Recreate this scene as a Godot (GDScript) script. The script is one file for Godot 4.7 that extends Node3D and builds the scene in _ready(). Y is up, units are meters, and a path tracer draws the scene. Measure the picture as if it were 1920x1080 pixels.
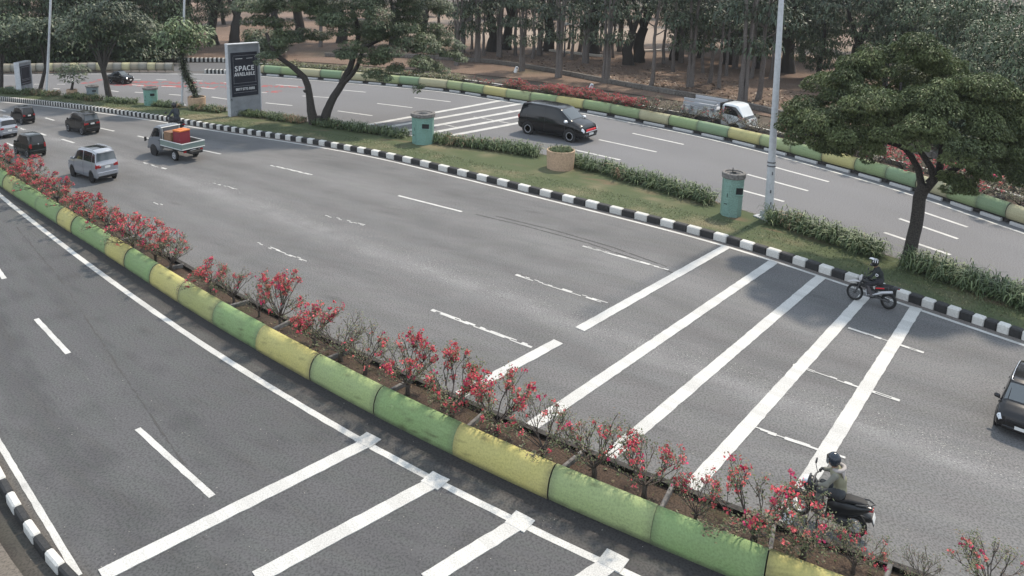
extends Node3D
# A divided city road seen from a roadside mast: three carriageways, a grassed median, two planter barriers, a wooded park behind.
const TILT := 0.2
const ROLL := 0.027
const LENS := 1425.0
const EYE := Vector3(0, 9.5, 0)
var view := Basis.from_euler(Vector3(-TILT, 0, 0)) * Basis.from_euler(Vector3(0, 0, ROLL))
var rng := RandomNumberGenerator.new()
var n_big := FastNoiseLite.new()
var n_mid := FastNoiseLite.new()
var n_fine := FastNoiseLite.new()
var M := {}

# ---------------------------------------------------------------- surveying: a mark on the photograph to a point on the ground, and back
func ray(x: float, y: float) -> Vector3:
	return view * Vector3((x - 960.0) / LENS, -(y - 208.0) / LENS, -1.0)

func at(x: float, y: float, h := 0.0) -> Vector3:
	var d := ray(x, y)
	return EYE + d * ((h - EYE.y) / d.y)

func above(b: Vector3, x: float, y: float) -> Vector3:
	var n := Vector3(b.x, 0, b.z).normalized()
	var d := ray(x, y)
	return EYE + d * (b.dot(n) / d.dot(n))

func mark(p: Vector3) -> Vector2:
	var v := view.inverse() * (p - EYE)
	return Vector2(960.0 - v.x / v.z * LENS, 208.0 + v.y / v.z * LENS)

func tall(bx: float, by: float, tx: float, ty: float) -> float:
	return above(at(bx, by), tx, ty).y

# ---------------------------------------------------------------- meshes
class MB:
	var v := PackedVector3Array()
	var n := PackedVector3Array()
	var c := PackedColorArray()
	var u := PackedVector2Array()
	var col := Color.WHITE
	var xf := Transform3D.IDENTITY

	func p3(a: Vector3, b: Vector3, d: Vector3, na: Vector3, nb: Vector3, nd: Vector3) -> void:
		v.append(xf * a); v.append(xf * d); v.append(xf * b)
		n.append(xf.basis * na); n.append(xf.basis * nd); n.append(xf.basis * nb)
		c.append(col); c.append(col); c.append(col)

	func tri(a: Vector3, b: Vector3, d: Vector3) -> void:
		var m := (b - a).cross(d - a).normalized()
		p3(a, b, d, m, m, m)

	func quad(a: Vector3, b: Vector3, d: Vector3, e: Vector3) -> void:
		tri(a, b, d); tri(a, d, e)

	func box(o: Vector3, s: Vector3, bevel := 0.0, turn := Basis.IDENTITY) -> void:
		var h := s * 0.5
		var bv: float = minf(bevel, minf(h.x, minf(h.y, h.z)) * 0.9)
		var keep := xf
		xf = xf * Transform3D(turn, o)
		for ax in 3:
			for sg in [-1.0, 1.0]:
				var a := Vector3.ZERO; a[ax] = sg
				var b := Vector3.ZERO; b[(ax + 1) % 3] = 1.0
				var d := Vector3.ZERO; d[(ax + 2) % 3] = 1.0
				var hb: float = h[(ax + 1) % 3] - bv
				var hd: float = h[(ax + 2) % 3] - bv
				var f := a * h[ax]
				var q := [f - b * hb - d * hd, f + b * hb - d * hd, f + b * hb + d * hd, f - b * hb + d * hd]
				if sg > 0: quad(q[0], q[1], q[2], q[3])
				else: quad(q[3], q[2], q[1], q[0])
		if bv > 0.0:
			for ax in 3:
				var i1 := (ax + 1) % 3
				var i2 := (ax + 2) % 3
				for s1 in [-1.0, 1.0]:
					for s2 in [-1.0, 1.0]:
						var p := []
						for e in [-1.0, 1.0]:
							var a := Vector3.ZERO
							a[ax] = e * (h[ax] - bv); a[i1] = s1 * h[i1]; a[i2] = s2 * (h[i2] - bv)
							var b := a
							b[i1] = s1 * (h[i1] - bv); b[i2] = s2 * h[i2]
							p.append(a); p.append(b)
						if s1 * s2 > 0: quad(p[0], p[1], p[3], p[2])
						else: quad(p[2], p[3], p[1], p[0])
			for sx in [-1.0, 1.0]:
				for sy in [-1.0, 1.0]:
					for sz in [-1.0, 1.0]:
						var a := Vector3(sx * h.x, sy * (h.y - bv), sz * (h.z - bv))
						var b := Vector3(sx * (h.x - bv), sy * h.y, sz * (h.z - bv))
						var d := Vector3(sx * (h.x - bv), sy * (h.y - bv), sz * h.z)
						if sx * sy * sz > 0: tri(a, b, d)
						else: tri(a, d, b)
		xf = keep

	func grid(rows: Array, flip := false, cols := []) -> void:
		var R := rows.size()
		var C: int = rows[0].size()
		var nn := []
		for i in R:
			var line := PackedVector3Array()
			var r0: PackedVector3Array = rows[maxi(i - 1, 0)]
			var r1: PackedVector3Array = rows[mini(i + 1, R - 1)]
			var r: PackedVector3Array = rows[i]
			for j in C:
				var m := (r1[j] - r0[j]).cross(r[mini(j + 1, C - 1)] - r[maxi(j - 1, 0)])
				if m.length_squared() < 1e-14:
					var i2 := mini(i + 1, R - 1) if i < R / 2 else maxi(i - 1, 0)
					m = (r1[j] - r0[j]).cross(rows[i2][mini(j + 1, C - 1)] - rows[i2][maxi(j - 1, 0)])
				m = m.normalized()
				line.append(-m if flip else m)
			nn.append(line)
		for i in R - 1:
			var a: PackedVector3Array = rows[i]
			var b: PackedVector3Array = rows[i + 1]
			for j in C - 1:
				var cc := [col, col, col, col]
				if cols.size(): cc = [cols[i][j], cols[i + 1][j], cols[i + 1][j + 1], cols[i][j + 1]]
				var P := [a[j], b[j], b[j + 1], a[j + 1]]
				var N := [nn[i][j], nn[i + 1][j], nn[i + 1][j + 1], nn[i][j + 1]]
				for t in ([[0, 1, 2], [0, 2, 3]] if not flip else [[0, 2, 1], [0, 3, 2]]):
					for k in [t[0], t[2], t[1]]:
						v.append(xf * P[k]); n.append(xf.basis * N[k]); c.append(cc[k])

	func tube(pts: Array, rad: Array, sides := 8, cap := true, wob := 0.0) -> void:
		var rows := []
		var side := Vector3.ZERO
		for i in pts.size():
			var t: Vector3 = (pts[mini(i + 1, pts.size() - 1)] - pts[maxi(i - 1, 0)]).normalized()
			if i == 0: side = t.cross(Vector3.UP if absf(t.y) < 0.9 else Vector3.RIGHT).normalized()
			side = (side - t * side.dot(t)).normalized()
			var up := t.cross(side)
			var line := PackedVector3Array()
			for k in sides + 1:
				var a := TAU * (k % sides) / sides
				var r: float = rad[i] * (1.0 + wob * sin(a * 3.0 + i * 0.9) + wob * 0.6 * sin(a * 5.0 - i * 1.7))
				line.append(pts[i] + (side * cos(a) + up * sin(a)) * r)
			rows.append(line)
		grid(rows, true)
		if cap:
			for e in [0, pts.size() - 1]:
				var l: PackedVector3Array = rows[e]
				for k in sides:
					if e == 0: tri(pts[0], l[k + 1], l[k])
					else: tri(pts[e], l[k], l[k + 1])

	func lathe(prof: Array, sides := 16) -> void:
		var rows := []
		for k in sides + 1:
			var a := TAU * (k % sides) / sides
			var line := PackedVector3Array()
			for p in prof: line.append(Vector3(p.x * cos(a), p.y, p.x * sin(a)))
			rows.append(line)
		for j in prof.size() - 1:      # every band by itself, so that its edges stay crisp
			var band := []
			for r in rows: band.append(PackedVector3Array([r[j], r[j + 1]]))
			grid(band, true)

	func loft(sec: Array, sides := 12, sq := 2.6) -> void:   # sections [centre, half height, half width] along +X, superellipses
		var rows := []
		for s in sec:
			var line := PackedVector3Array()
			for k in sides + 1:
				var a := TAU * (k % sides) / sides
				var cs := cos(a); var sn := sin(a)
				line.append(s[0] + Vector3(0, signf(cs) * pow(absf(cs), 2.0 / sq) * s[1], signf(sn) * pow(absf(sn), 2.0 / sq) * s[2]))
			rows.append(line)
		grid(rows, true)
		for e in [0, sec.size() - 1]:
			for k in sides:
				if e == 0: tri(sec[0][0], rows[0][k + 1], rows[0][k])
				else: tri(sec[e][0], rows[e][k], rows[e][k + 1])

	func ball(o: Vector3, r: Vector3, rings := 6, sides := 10) -> void:
		var rows := []
		for i in rings + 1:
			var b := PI * i / rings
			var line := PackedVector3Array()
			for k in sides + 1:
				var a := TAU * (k % sides) / sides
				line.append(o + Vector3(sin(b) * cos(a) * r.x, cos(b) * r.y, sin(b) * sin(a) * r.z))
			rows.append(line)
		grid(rows, true)

	func mesh() -> ArrayMesh:
		var a := []
		a.resize(Mesh.ARRAY_MAX)
		a[Mesh.ARRAY_VERTEX] = v
		a[Mesh.ARRAY_NORMAL] = n
		a[Mesh.ARRAY_COLOR] = c
		if u.size() == v.size() and u.size(): a[Mesh.ARRAY_TEX_UV] = u
		var m := ArrayMesh.new()
		m.add_surface_from_arrays(Mesh.PRIMITIVE_TRIANGLES, a)
		return m

func put(called: String, mb: MB, m: Material, parent: Node3D = self) -> MeshInstance3D:
	return put_mesh(called, mb.mesh(), m, parent)

func put_mesh(called: String, me: Mesh, m: Material, parent: Node3D = self) -> MeshInstance3D:
	var o := MeshInstance3D.new()
	o.name = called
	o.mesh = me
	o.material_override = m
	parent.add_child(o, true)
	return o

func thing(called: String, label: String, category: String, where := Vector3.ZERO, turn := 0.0, group := "") -> Node3D:
	var o := Node3D.new()
	o.name = called
	add_child(o, true)
	o.position = where
	o.rotation.y = turn
	return tag(o, label, category, group)

func tag(o: Node3D, label: String, category := "", group := "", kind := "") -> Node3D:
	if label: o.set_meta("label", label)
	if category: o.set_meta("category", category)
	if group: o.set_meta("group", group)
	if kind: o.set_meta("kind", kind)
	return o

func setting(called: String, mb: MB, m: Material) -> MeshInstance3D:
	var o := put(called, mb, m)
	o.set_meta("kind", "structure")
	return o

func copy(o: Node3D, label: String) -> Node3D:
	var r: Node3D = o.duplicate()
	var s := String(o.name)
	r.name = s.rstrip("0123456789")
	add_child(r, true)
	r.set_meta("label", label)
	return r

func lin(r: float, g: float, b: float) -> Color:
	return Color(r, g, b).linear_to_srgb()

func mat(called: String, c: Color, rough := 0.6, metal := 0.0) -> StandardMaterial3D:
	var m := StandardMaterial3D.new()
	m.resource_name = called
	m.albedo_color = c
	m.roughness = rough
	m.metallic = metal
	M[called] = m
	return m

func noise_tex(freq: float, lo: float, hi: float, sd: int, kind := FastNoiseLite.TYPE_SIMPLEX, mid := 0.5, size := 512, warm := Color.WHITE) -> NoiseTexture2D:
	var f := FastNoiseLite.new()
	f.noise_type = kind
	f.frequency = freq
	f.seed = sd
	f.fractal_octaves = 4
	var g := Gradient.new()
	g.set_color(0, Color(lo, lo, lo) * warm)
	g.set_color(1, Color(hi, hi, hi))
	g.add_point(mid, Color(lerpf(lo, hi, 0.65), lerpf(lo, hi, 0.65), lerpf(lo, hi, 0.65)))
	var t := NoiseTexture2D.new()
	t.width = size; t.height = size
	t.seamless = true
	t.noise = f
	t.color_ramp = g
	return t

func textured(m: StandardMaterial3D, t: Texture2D, per_m: float, vertex := true) -> StandardMaterial3D:
	m.albedo_texture = t
	m.uv1_triplanar = true
	m.uv1_world_triplanar = true
	m.uv1_scale = Vector3.ONE * per_m
	m.vertex_color_use_as_albedo = vertex
	return m

func vcol(m: StandardMaterial3D) -> StandardMaterial3D:
	m.vertex_color_use_as_albedo = true
	return m

# ---------------------------------------------------------------- lines along the road
func trace(px: Array, before: Vector3, after: Vector3) -> PackedVector3Array:
	var raw := PackedVector3Array()
	for p in px: raw.append(at(p[0], p[1]))
	raw.insert(0, raw[0] + before)
	raw.append(raw[raw.size() - 1] + after)
	var out := PackedVector3Array()
	var carry := 0.0
	for i in raw.size() - 1:
		var a := raw[i]; var b := raw[i + 1]
		var l := a.distance_to(b)
		var s := carry
		while s < l:
			out.append(a.lerp(b, s / l))
			s += 0.25
		carry = s - l
	for k in 5:
		var sm := out.duplicate()
		for i in range(1, out.size() - 1):
			var w := mini(4, mini(i, out.size() - 1 - i))
			var t := Vector3.ZERO
			for j in range(-w, w + 1): t += out[i + j]
			sm[i] = t / (2 * w + 1)
		out = sm
	return out

func tan_at(c: PackedVector3Array, i: int) -> Vector3:
	return (c[mini(i + 1, c.size() - 1)] - c[maxi(i - 1, 0)]).normalized()

func away(c: PackedVector3Array, i: int) -> Vector3:
	return Vector3.UP.cross(tan_at(c, i))

func shifted(c: PackedVector3Array, d: float) -> PackedVector3Array:
	var out := PackedVector3Array()
	for i in c.size(): out.append(c[i] + away(c, i) * d)
	return out

func index_at(c: PackedVector3Array, x: float) -> float:   # where along the line, seen from the mast, the mark x lies
	for i in c.size() - 1:
		var a := mark(c[i]).x
		var b := mark(c[i + 1]).x
		if a <= x and b > x: return i + (x - a) / (b - a)
	return 0.0 if mark(c[0]).x > x else c.size() - 1.0

func on(c: PackedVector3Array, f: float) -> Vector3:
	var i := clampi(int(f), 0, c.size() - 2)
	return c[i].lerp(c[i + 1], f - i)

func between(A: PackedVector3Array, B: PackedVector3Array, across: int, y0: float, y1: float, paint: Callable, step := 2) -> MB:
	var mb := MB.new()
	var rows := []
	var cols := []
	var j := 0
	for i in range(0, A.size(), step):
		var a := A[i]
		var best := a.distance_squared_to(B[j])
		while j + 1 < B.size() and a.distance_squared_to(B[j + 1]) <= best:
			j += 1
			best = a.distance_squared_to(B[j])
		var r := PackedVector3Array()
		var cl := PackedColorArray()
		for k in across + 1:
			var t := float(k) / across
			var p := a.lerp(B[j], t)
			p.y = lerpf(y0, y1, t)
			r.append(p)
			cl.append(paint.call(p, t))
		rows.append(r)
		cols.append(cl)
	mb.grid(rows, false, cols)
	return mb

func ribbon(c: PackedVector3Array, i0: int, i1: int, w: float, y: float, jag: float, wear: float) -> MB:
	var mb := MB.new()
	for i in range(i0, i1):
		var e := []
		for k in 2:
			var n := away(c, i + k)
			var g := n_fine.get_noise_2d((i + k) * 9.0, y * 100.0) * jag
			var q := n_fine.get_noise_2d((i + k) * 9.0, 50.0 + y * 100.0) * jag
			e.append(c[i + k] + n * (w * 0.5 + g) + Vector3(0, y, 0))
			e.append(c[i + k] - n * (w * 0.5 + q) + Vector3(0, y, 0))
		var s := clampf(0.92 + 0.35 * n_mid.get_noise_2d(e[0].x * 2.0, e[0].z * 2.0), 0.5, 1.0)
		if rng.randf() < wear: continue
		mb.col = Color(s, s, s * 0.98)
		mb.quad(e[1], e[3], e[2], e[0])
	return mb

func stroke(a: Vector3, b: Vector3, w: float, y: float, jag := 0.01, wear := 0.0, thick := 0.0) -> MB:   # a painted dash or bar from a to b
	var mb := MB.new()
	var l := a.distance_to(b)
	var t := (b - a) / l
	var n := Vector3.UP.cross(t)
	var parts := maxi(2, int(l / 0.16))
	var lanes := 3 if wear > 0.0 else 1
	var seed_ := a.x * 31.0 + a.z * 17.0
	for i in parts:
		for k in lanes:
			if wear > 0.0 and n_fine.get_noise_2d(seed_ + i * 5.0, k * 7.0) * 0.5 + rng.randf() * 0.65 < wear: continue
			var q := []
			for s in [[0, 0], [1, 0], [1, 1], [0, 1]]:
				var f := float(i + s[0]) / parts
				var o := (float(k + s[1]) / lanes - 0.5) * w
				if (k + s[1]) % lanes == 0: o += n_fine.get_noise_2d(seed_ + (i + s[0]) * 11.0, s[1] * 40.0) * jag
				q.append(a + t * l * f + n * o + Vector3(0, y, 0))
			var g := clampf(0.92 + 0.16 * n_mid.get_noise_2d(q[0].x * 3.0, q[0].z * 3.0) + 0.14 * n_fine.get_noise_2d(q[0].x * 60.0, q[0].z * 60.0), 0.45, 1.0)
			mb.col = Color(g, g, g * 0.98)
			mb.quad(q[0], q[1], q[2], q[3])
			if thick > 0.0:
				var dn := Vector3(0, -thick, 0)
				if k == 0: mb.quad(q[0] + dn, q[1] + dn, q[1], q[0])
				if k == lanes - 1: mb.quad(q[2] + dn, q[3] + dn, q[3], q[2])
				if i == 0: mb.quad(q[3] + dn, q[0] + dn, q[0], q[3])
				if i == parts - 1: mb.quad(q[1] + dn, q[2] + dn, q[2], q[1])
	return mb

func _ready() -> void:
	rng.seed = 7
	for q in [[n_big, 0.035, 3], [n_mid, 0.35, 5], [n_fine, 0.21, 9]]:
		q[0].frequency = q[1]; q[0].seed = q[2]; q[0].noise_type = FastNoiseLite.TYPE_SIMPLEX_SMOOTH
	# camera: a lens shifted downwards, so that uprights stay nearly upright
	var cam := Camera3D.new()
	cam.name = "camera"
	cam.projection = Camera3D.PROJECTION_FRUSTUM
	cam.near = 0.1
	cam.far = 2000.0
	cam.size = 1080.0 / LENS * cam.near
	cam.frustum_offset = Vector2(0, -332.0 / LENS * cam.near)
	cam.transform = Transform3D(view, EYE)
	add_child(cam)
	cam.current = true
	# hazy tropical morning: pale sky, a soft high sun from beyond the park on the right
	var env := Environment.new()
	env.background_mode = Environment.BG_SKY
	var sky_m := ProceduralSkyMaterial.new()
	sky_m.sky_top_color = Color(0.61, 0.655, 0.71)
	sky_m.sky_horizon_color = Color(0.825, 0.845, 0.87)
	sky_m.sky_curve = 0.2
	sky_m.sky_energy_multiplier = 1.25
	sky_m.ground_bottom_color = Color(0.55, 0.56, 0.55)
	sky_m.ground_horizon_color = Color(0.78, 0.81, 0.84)
	sky_m.sun_angle_max = 20.0
	env.sky = Sky.new()
	env.sky.sky_material = sky_m
	env.tonemap_mode = Environment.TONE_MAPPER_LINEAR
	env.tonemap_exposure = 1.58
	env.fog_enabled = true
	env.fog_density = 0.0003
	env.fog_light_color = Color(0.84, 0.85, 0.86)
	env.sdfgi_enabled = true
	env.ssao_enabled = true
	env.ssil_enabled = true
	var we := WorldEnvironment.new()
	we.name = "world_environment"
	we.environment = env
	add_child(we)
	var sun := DirectionalLight3D.new()
	sun.name = "sun"
	sun.light_energy = 0.88
	sun.light_color = Color(1.0, 0.945, 0.87)
	sun.light_angular_distance = 3.0
	sun.shadow_enabled = true
	var towards := Vector3(0.52, 1.12, -0.62).normalized()
	sun.transform = Transform3D(Basis.looking_at(-towards, Vector3.UP), Vector3(0, 40, 0))
	add_child(sun)
	materials()
	lines()
	ground_and_roads()
	road_paint()
	kerbs()
	near_planter()
	far_planter()
	median_plants()
	park_ground()
	street_furniture()
	vehicles()
	two_wheelers()
	planter_shrubs()
	median_trees()
	park_trees()
	small_things()

func materials() -> void:
	textured(mat("asphalt", lin(1, 1, 1), 0.88), noise_tex(0.045, 0.6, 1.0, 11, FastNoiseLite.TYPE_SIMPLEX, 0.4, 1024), 1.0 / 3.1)
	textured(mat("paint_white", lin(0.63, 0.625, 0.61), 0.7), noise_tex(0.06, 0.72, 1.0, 21, FastNoiseLite.TYPE_SIMPLEX, 0.32), 1.0 / 1.3)
	mat("dark_line", lin(0.06, 0.058, 0.056), 0.9)
	vcol(mat("paint_red", lin(0.30, 0.09, 0.09), 0.85))
	textured(mat("kerb_white", lin(0.70, 0.69, 0.66), 0.8), noise_tex(0.03, 0.72, 1.0, 31, FastNoiseLite.TYPE_SIMPLEX, 0.25), 0.9)
	textured(mat("kerb_black", lin(0.035, 0.035, 0.036), 0.7), noise_tex(0.03, 0.6, 1.0, 32), 0.9)
	textured(mat("barrier_paint", lin(1, 1, 1), 0.75), noise_tex(0.035, 0.58, 1.0, 41, FastNoiseLite.TYPE_SIMPLEX, 0.22, 1024), 0.55)
	textured(mat("concrete", lin(0.23, 0.22, 0.21), 0.9), noise_tex(0.02, 0.55, 1.0, 42), 0.6)
	textured(mat("dark_concrete", lin(0.085, 0.08, 0.075), 0.9), noise_tex(0.02, 0.5, 1.0, 43), 0.6)
	textured(mat("soil", lin(0.11, 0.08, 0.06), 0.95), noise_tex(0.05, 0.35, 1.0, 51, FastNoiseLite.TYPE_SIMPLEX, 0.5, 512, Color(1, 0.93, 0.85)), 0.7)
	textured(mat("grass_ground", lin(1, 1, 1), 0.95), noise_tex(0.07, 0.6, 1.0, 52), 0.6)
	textured(mat("park_floor", lin(1, 1, 1), 0.95), noise_tex(0.045, 0.42, 1.0, 53, FastNoiseLite.TYPE_SIMPLEX, 0.5, 1024), 0.16)
	vcol(mat("leaf", lin(1, 1, 1), 0.55))
	M.leaf.backlight_enabled = true
	M.leaf.backlight = Color(0.32, 0.32, 0.32)
	vcol(mat("petal", lin(1, 1, 1), 0.7))
	M.petal.backlight_enabled = true
	M.petal.backlight = Color(0.4, 0.4, 0.4)
	textured(mat("bark_dark", lin(0.075, 0.066, 0.058), 0.95), noise_tex(0.03, 0.4, 1.0, 61), 0.9)
	textured(mat("bark_grey", lin(0.25, 0.22, 0.20), 0.95), noise_tex(0.03, 0.45, 1.0, 62), 0.9)
	textured(mat("twig", lin(0.13, 0.105, 0.09), 0.9), noise_tex(0.04, 0.5, 1.0, 63), 2.0)
	textured(mat("green_paint", lin(0.13, 0.30, 0.255), 0.55), noise_tex(0.025, 0.6, 1.0, 71, FastNoiseLite.TYPE_SIMPLEX, 0.25), 0.9)
	textured(mat("terracotta", lin(0.55, 0.385, 0.26), 0.8), noise_tex(0.02, 0.62, 1.0, 72, FastNoiseLite.TYPE_SIMPLEX, 0.25), 0.7)
	textured(mat("pole_paint", lin(0.52, 0.54, 0.56), 0.45), noise_tex(0.02, 0.9, 1.0, 73), 0.5)
	mat("pole_dark", lin(0.10, 0.10, 0.11), 0.5)
	textured(mat("sign_grey", lin(0.30, 0.32, 0.35), 0.5), noise_tex(0.01, 0.8, 1.0, 74), 0.3)
	mat("panel_navy", lin(0.018, 0.022, 0.034), 0.25)
	mat("print_white", lin(0.72, 0.73, 0.75), 0.6)
	mat("print_dim", lin(0.24, 0.25, 0.28), 0.6)
	mat("hole", lin(0.008, 0.01, 0.01), 0.8)
	for p in [["car_black", 0.008, 0.008, 0.009], ["car_green_black", 0.011, 0.014, 0.012], ["car_silver", 0.34, 0.355, 0.385], ["car_brown_black", 0.014, 0.013, 0.012], ["car_grey", 0.15, 0.16, 0.175], ["car_white", 0.68, 0.71, 0.72]]:
		var m := mat(p[0], lin(p[1], p[2], p[3]), 0.2)
		m.clearcoat_enabled = true
		m.clearcoat = 0.45
		m.metallic_specular = 0.35
		m.clearcoat_roughness = 0.06
	M.car_silver.metallic = 0.35
	mat("glass_dark", lin(0.012, 0.014, 0.016), 0.06)
	mat("glass_pale", lin(0.10, 0.115, 0.125), 0.05)
	mat("tyre", lin(0.012, 0.012, 0.012), 0.85)
	mat("rim_metal", lin(0.50, 0.51, 0.53), 0.35, 0.25)
	mat("trim_black", lin(0.012, 0.012, 0.013), 0.6)
	mat("chrome", lin(0.62, 0.63, 0.65), 0.18, 0.9)
	mat("lamp_clear", lin(0.66, 0.69, 0.72), 0.12)
	mat("lamp_red", lin(0.28, 0.012, 0.014), 0.2)
	mat("accent_red", lin(0.62, 0.02, 0.03), 0.4)
	mat("plate_white", lin(0.66, 0.66, 0.64), 0.5)
	mat("plate_black", lin(0.03, 0.03, 0.03), 0.5)
	mat("bed_green", lin(0.17, 0.22, 0.20), 0.5)
	mat("bed_trim", lin(0.5, 0.52, 0.51), 0.4)
	mat("tarp", lin(0.36, 0.375, 0.40), 0.6)
	textured(mat("box_brown", lin(0.26, 0.15, 0.085), 0.7), noise_tex(0.02, 0.7, 1.0, 81), 1.0, false)
	mat("box_red", lin(0.19, 0.018, 0.03), 0.5)
	mat("box_orange", lin(0.58, 0.16, 0.025), 0.5)
	mat("bike_black", lin(0.014, 0.015, 0.016), 0.28)
	mat("bike_dark", lin(0.05, 0.05, 0.052), 0.5)
	mat("seat_black", lin(0.016, 0.016, 0.017), 0.7)
	mat("bike_white", lin(0.48, 0.47, 0.47), 0.45)
	mat("helmet_navy", lin(0.02, 0.028, 0.04), 0.15)
	mat("helmet_white", lin(0.66, 0.66, 0.66), 0.3)
	vcol(mat("cloth", lin(1, 1, 1), 0.85))
	mat("hood_white", lin(0.36, 0.33, 0.31), 0.9)
	mat("lamp_white", lin(0.75, 0.75, 0.73), 0.4)

var c_left_kerb: PackedVector3Array
var c_near_line: PackedVector3Array
var c_near_base: PackedVector3Array
var c_inner: PackedVector3Array
var c_med_line: PackedVector3Array
var c_kerb: PackedVector3Array
var c_med_back: PackedVector3Array
var c_far_line: PackedVector3Array
var c_far_base: PackedVector3Array
var c_lane_front: PackedVector3Array
var c_lane_back: PackedVector3Array

func lines() -> void:
	c_left_kerb = trace([[-60, 760], [15, 915], [45, 967], [80, 1025], [112, 1082]], Vector3(-14, 0, -17), Vector3(13, 0, 7.5))
	c_near_line = trace([[0, 368], [133, 471.7], [253, 560], [370, 640], [400, 661], [674, 828], [830, 910], [963, 976], [1118.5, 1054]], Vector3(-14, 0, -14), Vector3(11, 0, 6))
	c_near_base = trace([[0, 352], [63, 392], [130, 437], [197, 478], [277, 532], [397, 610], [474, 654], [578, 713], [696, 780], [844, 853], [1018, 936], [1211, 1021], [1330, 1070]], Vector3(-14, 0, -13), Vector3(11, 0, 6))
	c_inner = trace([[0, 300], [100, 360], [250, 455], [377, 527], [437, 565], [689, 687], [848, 763], [1074, 858], [1263, 935], [1459, 1010], [1655, 1078]], Vector3(-14, 0, -11), Vector3(11, 0, 6))
	c_med_line = trace([[4, 191], [122, 203], [302, 228], [416, 248], [566, 270], [713, 297], [900, 343], [1240, 428.5], [1380, 466], [1714, 577], [1920, 649]], Vector3(-22, 0, -4), Vector3(10, 0, 10))
	c_kerb = shifted(c_med_line, 0.3)
	c_med_back = trace([[0, 174], [100, 179], [213, 192], [333, 200], [430, 211], [587, 232], [773, 258], [840, 269], [1020, 290], [1240, 351], [1481, 424], [1660, 480], [1920, 570]], Vector3(-22, 0, -1), Vector3(9, 0, 11))
	c_far_line = trace([[0, 142], [120, 139], [250, 138], [437, 140], [492, 143], [566, 149], [700, 160], [840, 173], [950, 191.7], [1093, 211.7], [1320, 258], [1456, 292], [1693, 359], [1920, 439]], Vector3(-26, 0, -2), Vector3(7, 0, 13))
	c_far_base = shifted(c_far_line, 0.45)
	c_lane_front = shifted(c_far_base, 2.2)
	c_lane_back = shifted(c_far_base, 8.5)

func mix3(a: Color, b: Color, t: float) -> Color:
	return a.lerp(b, clampf(t, 0.0, 1.0))

func bell(x: float, at_: float, w: float) -> float:
	return exp(-pow((x - at_) / w, 2.0))

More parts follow.
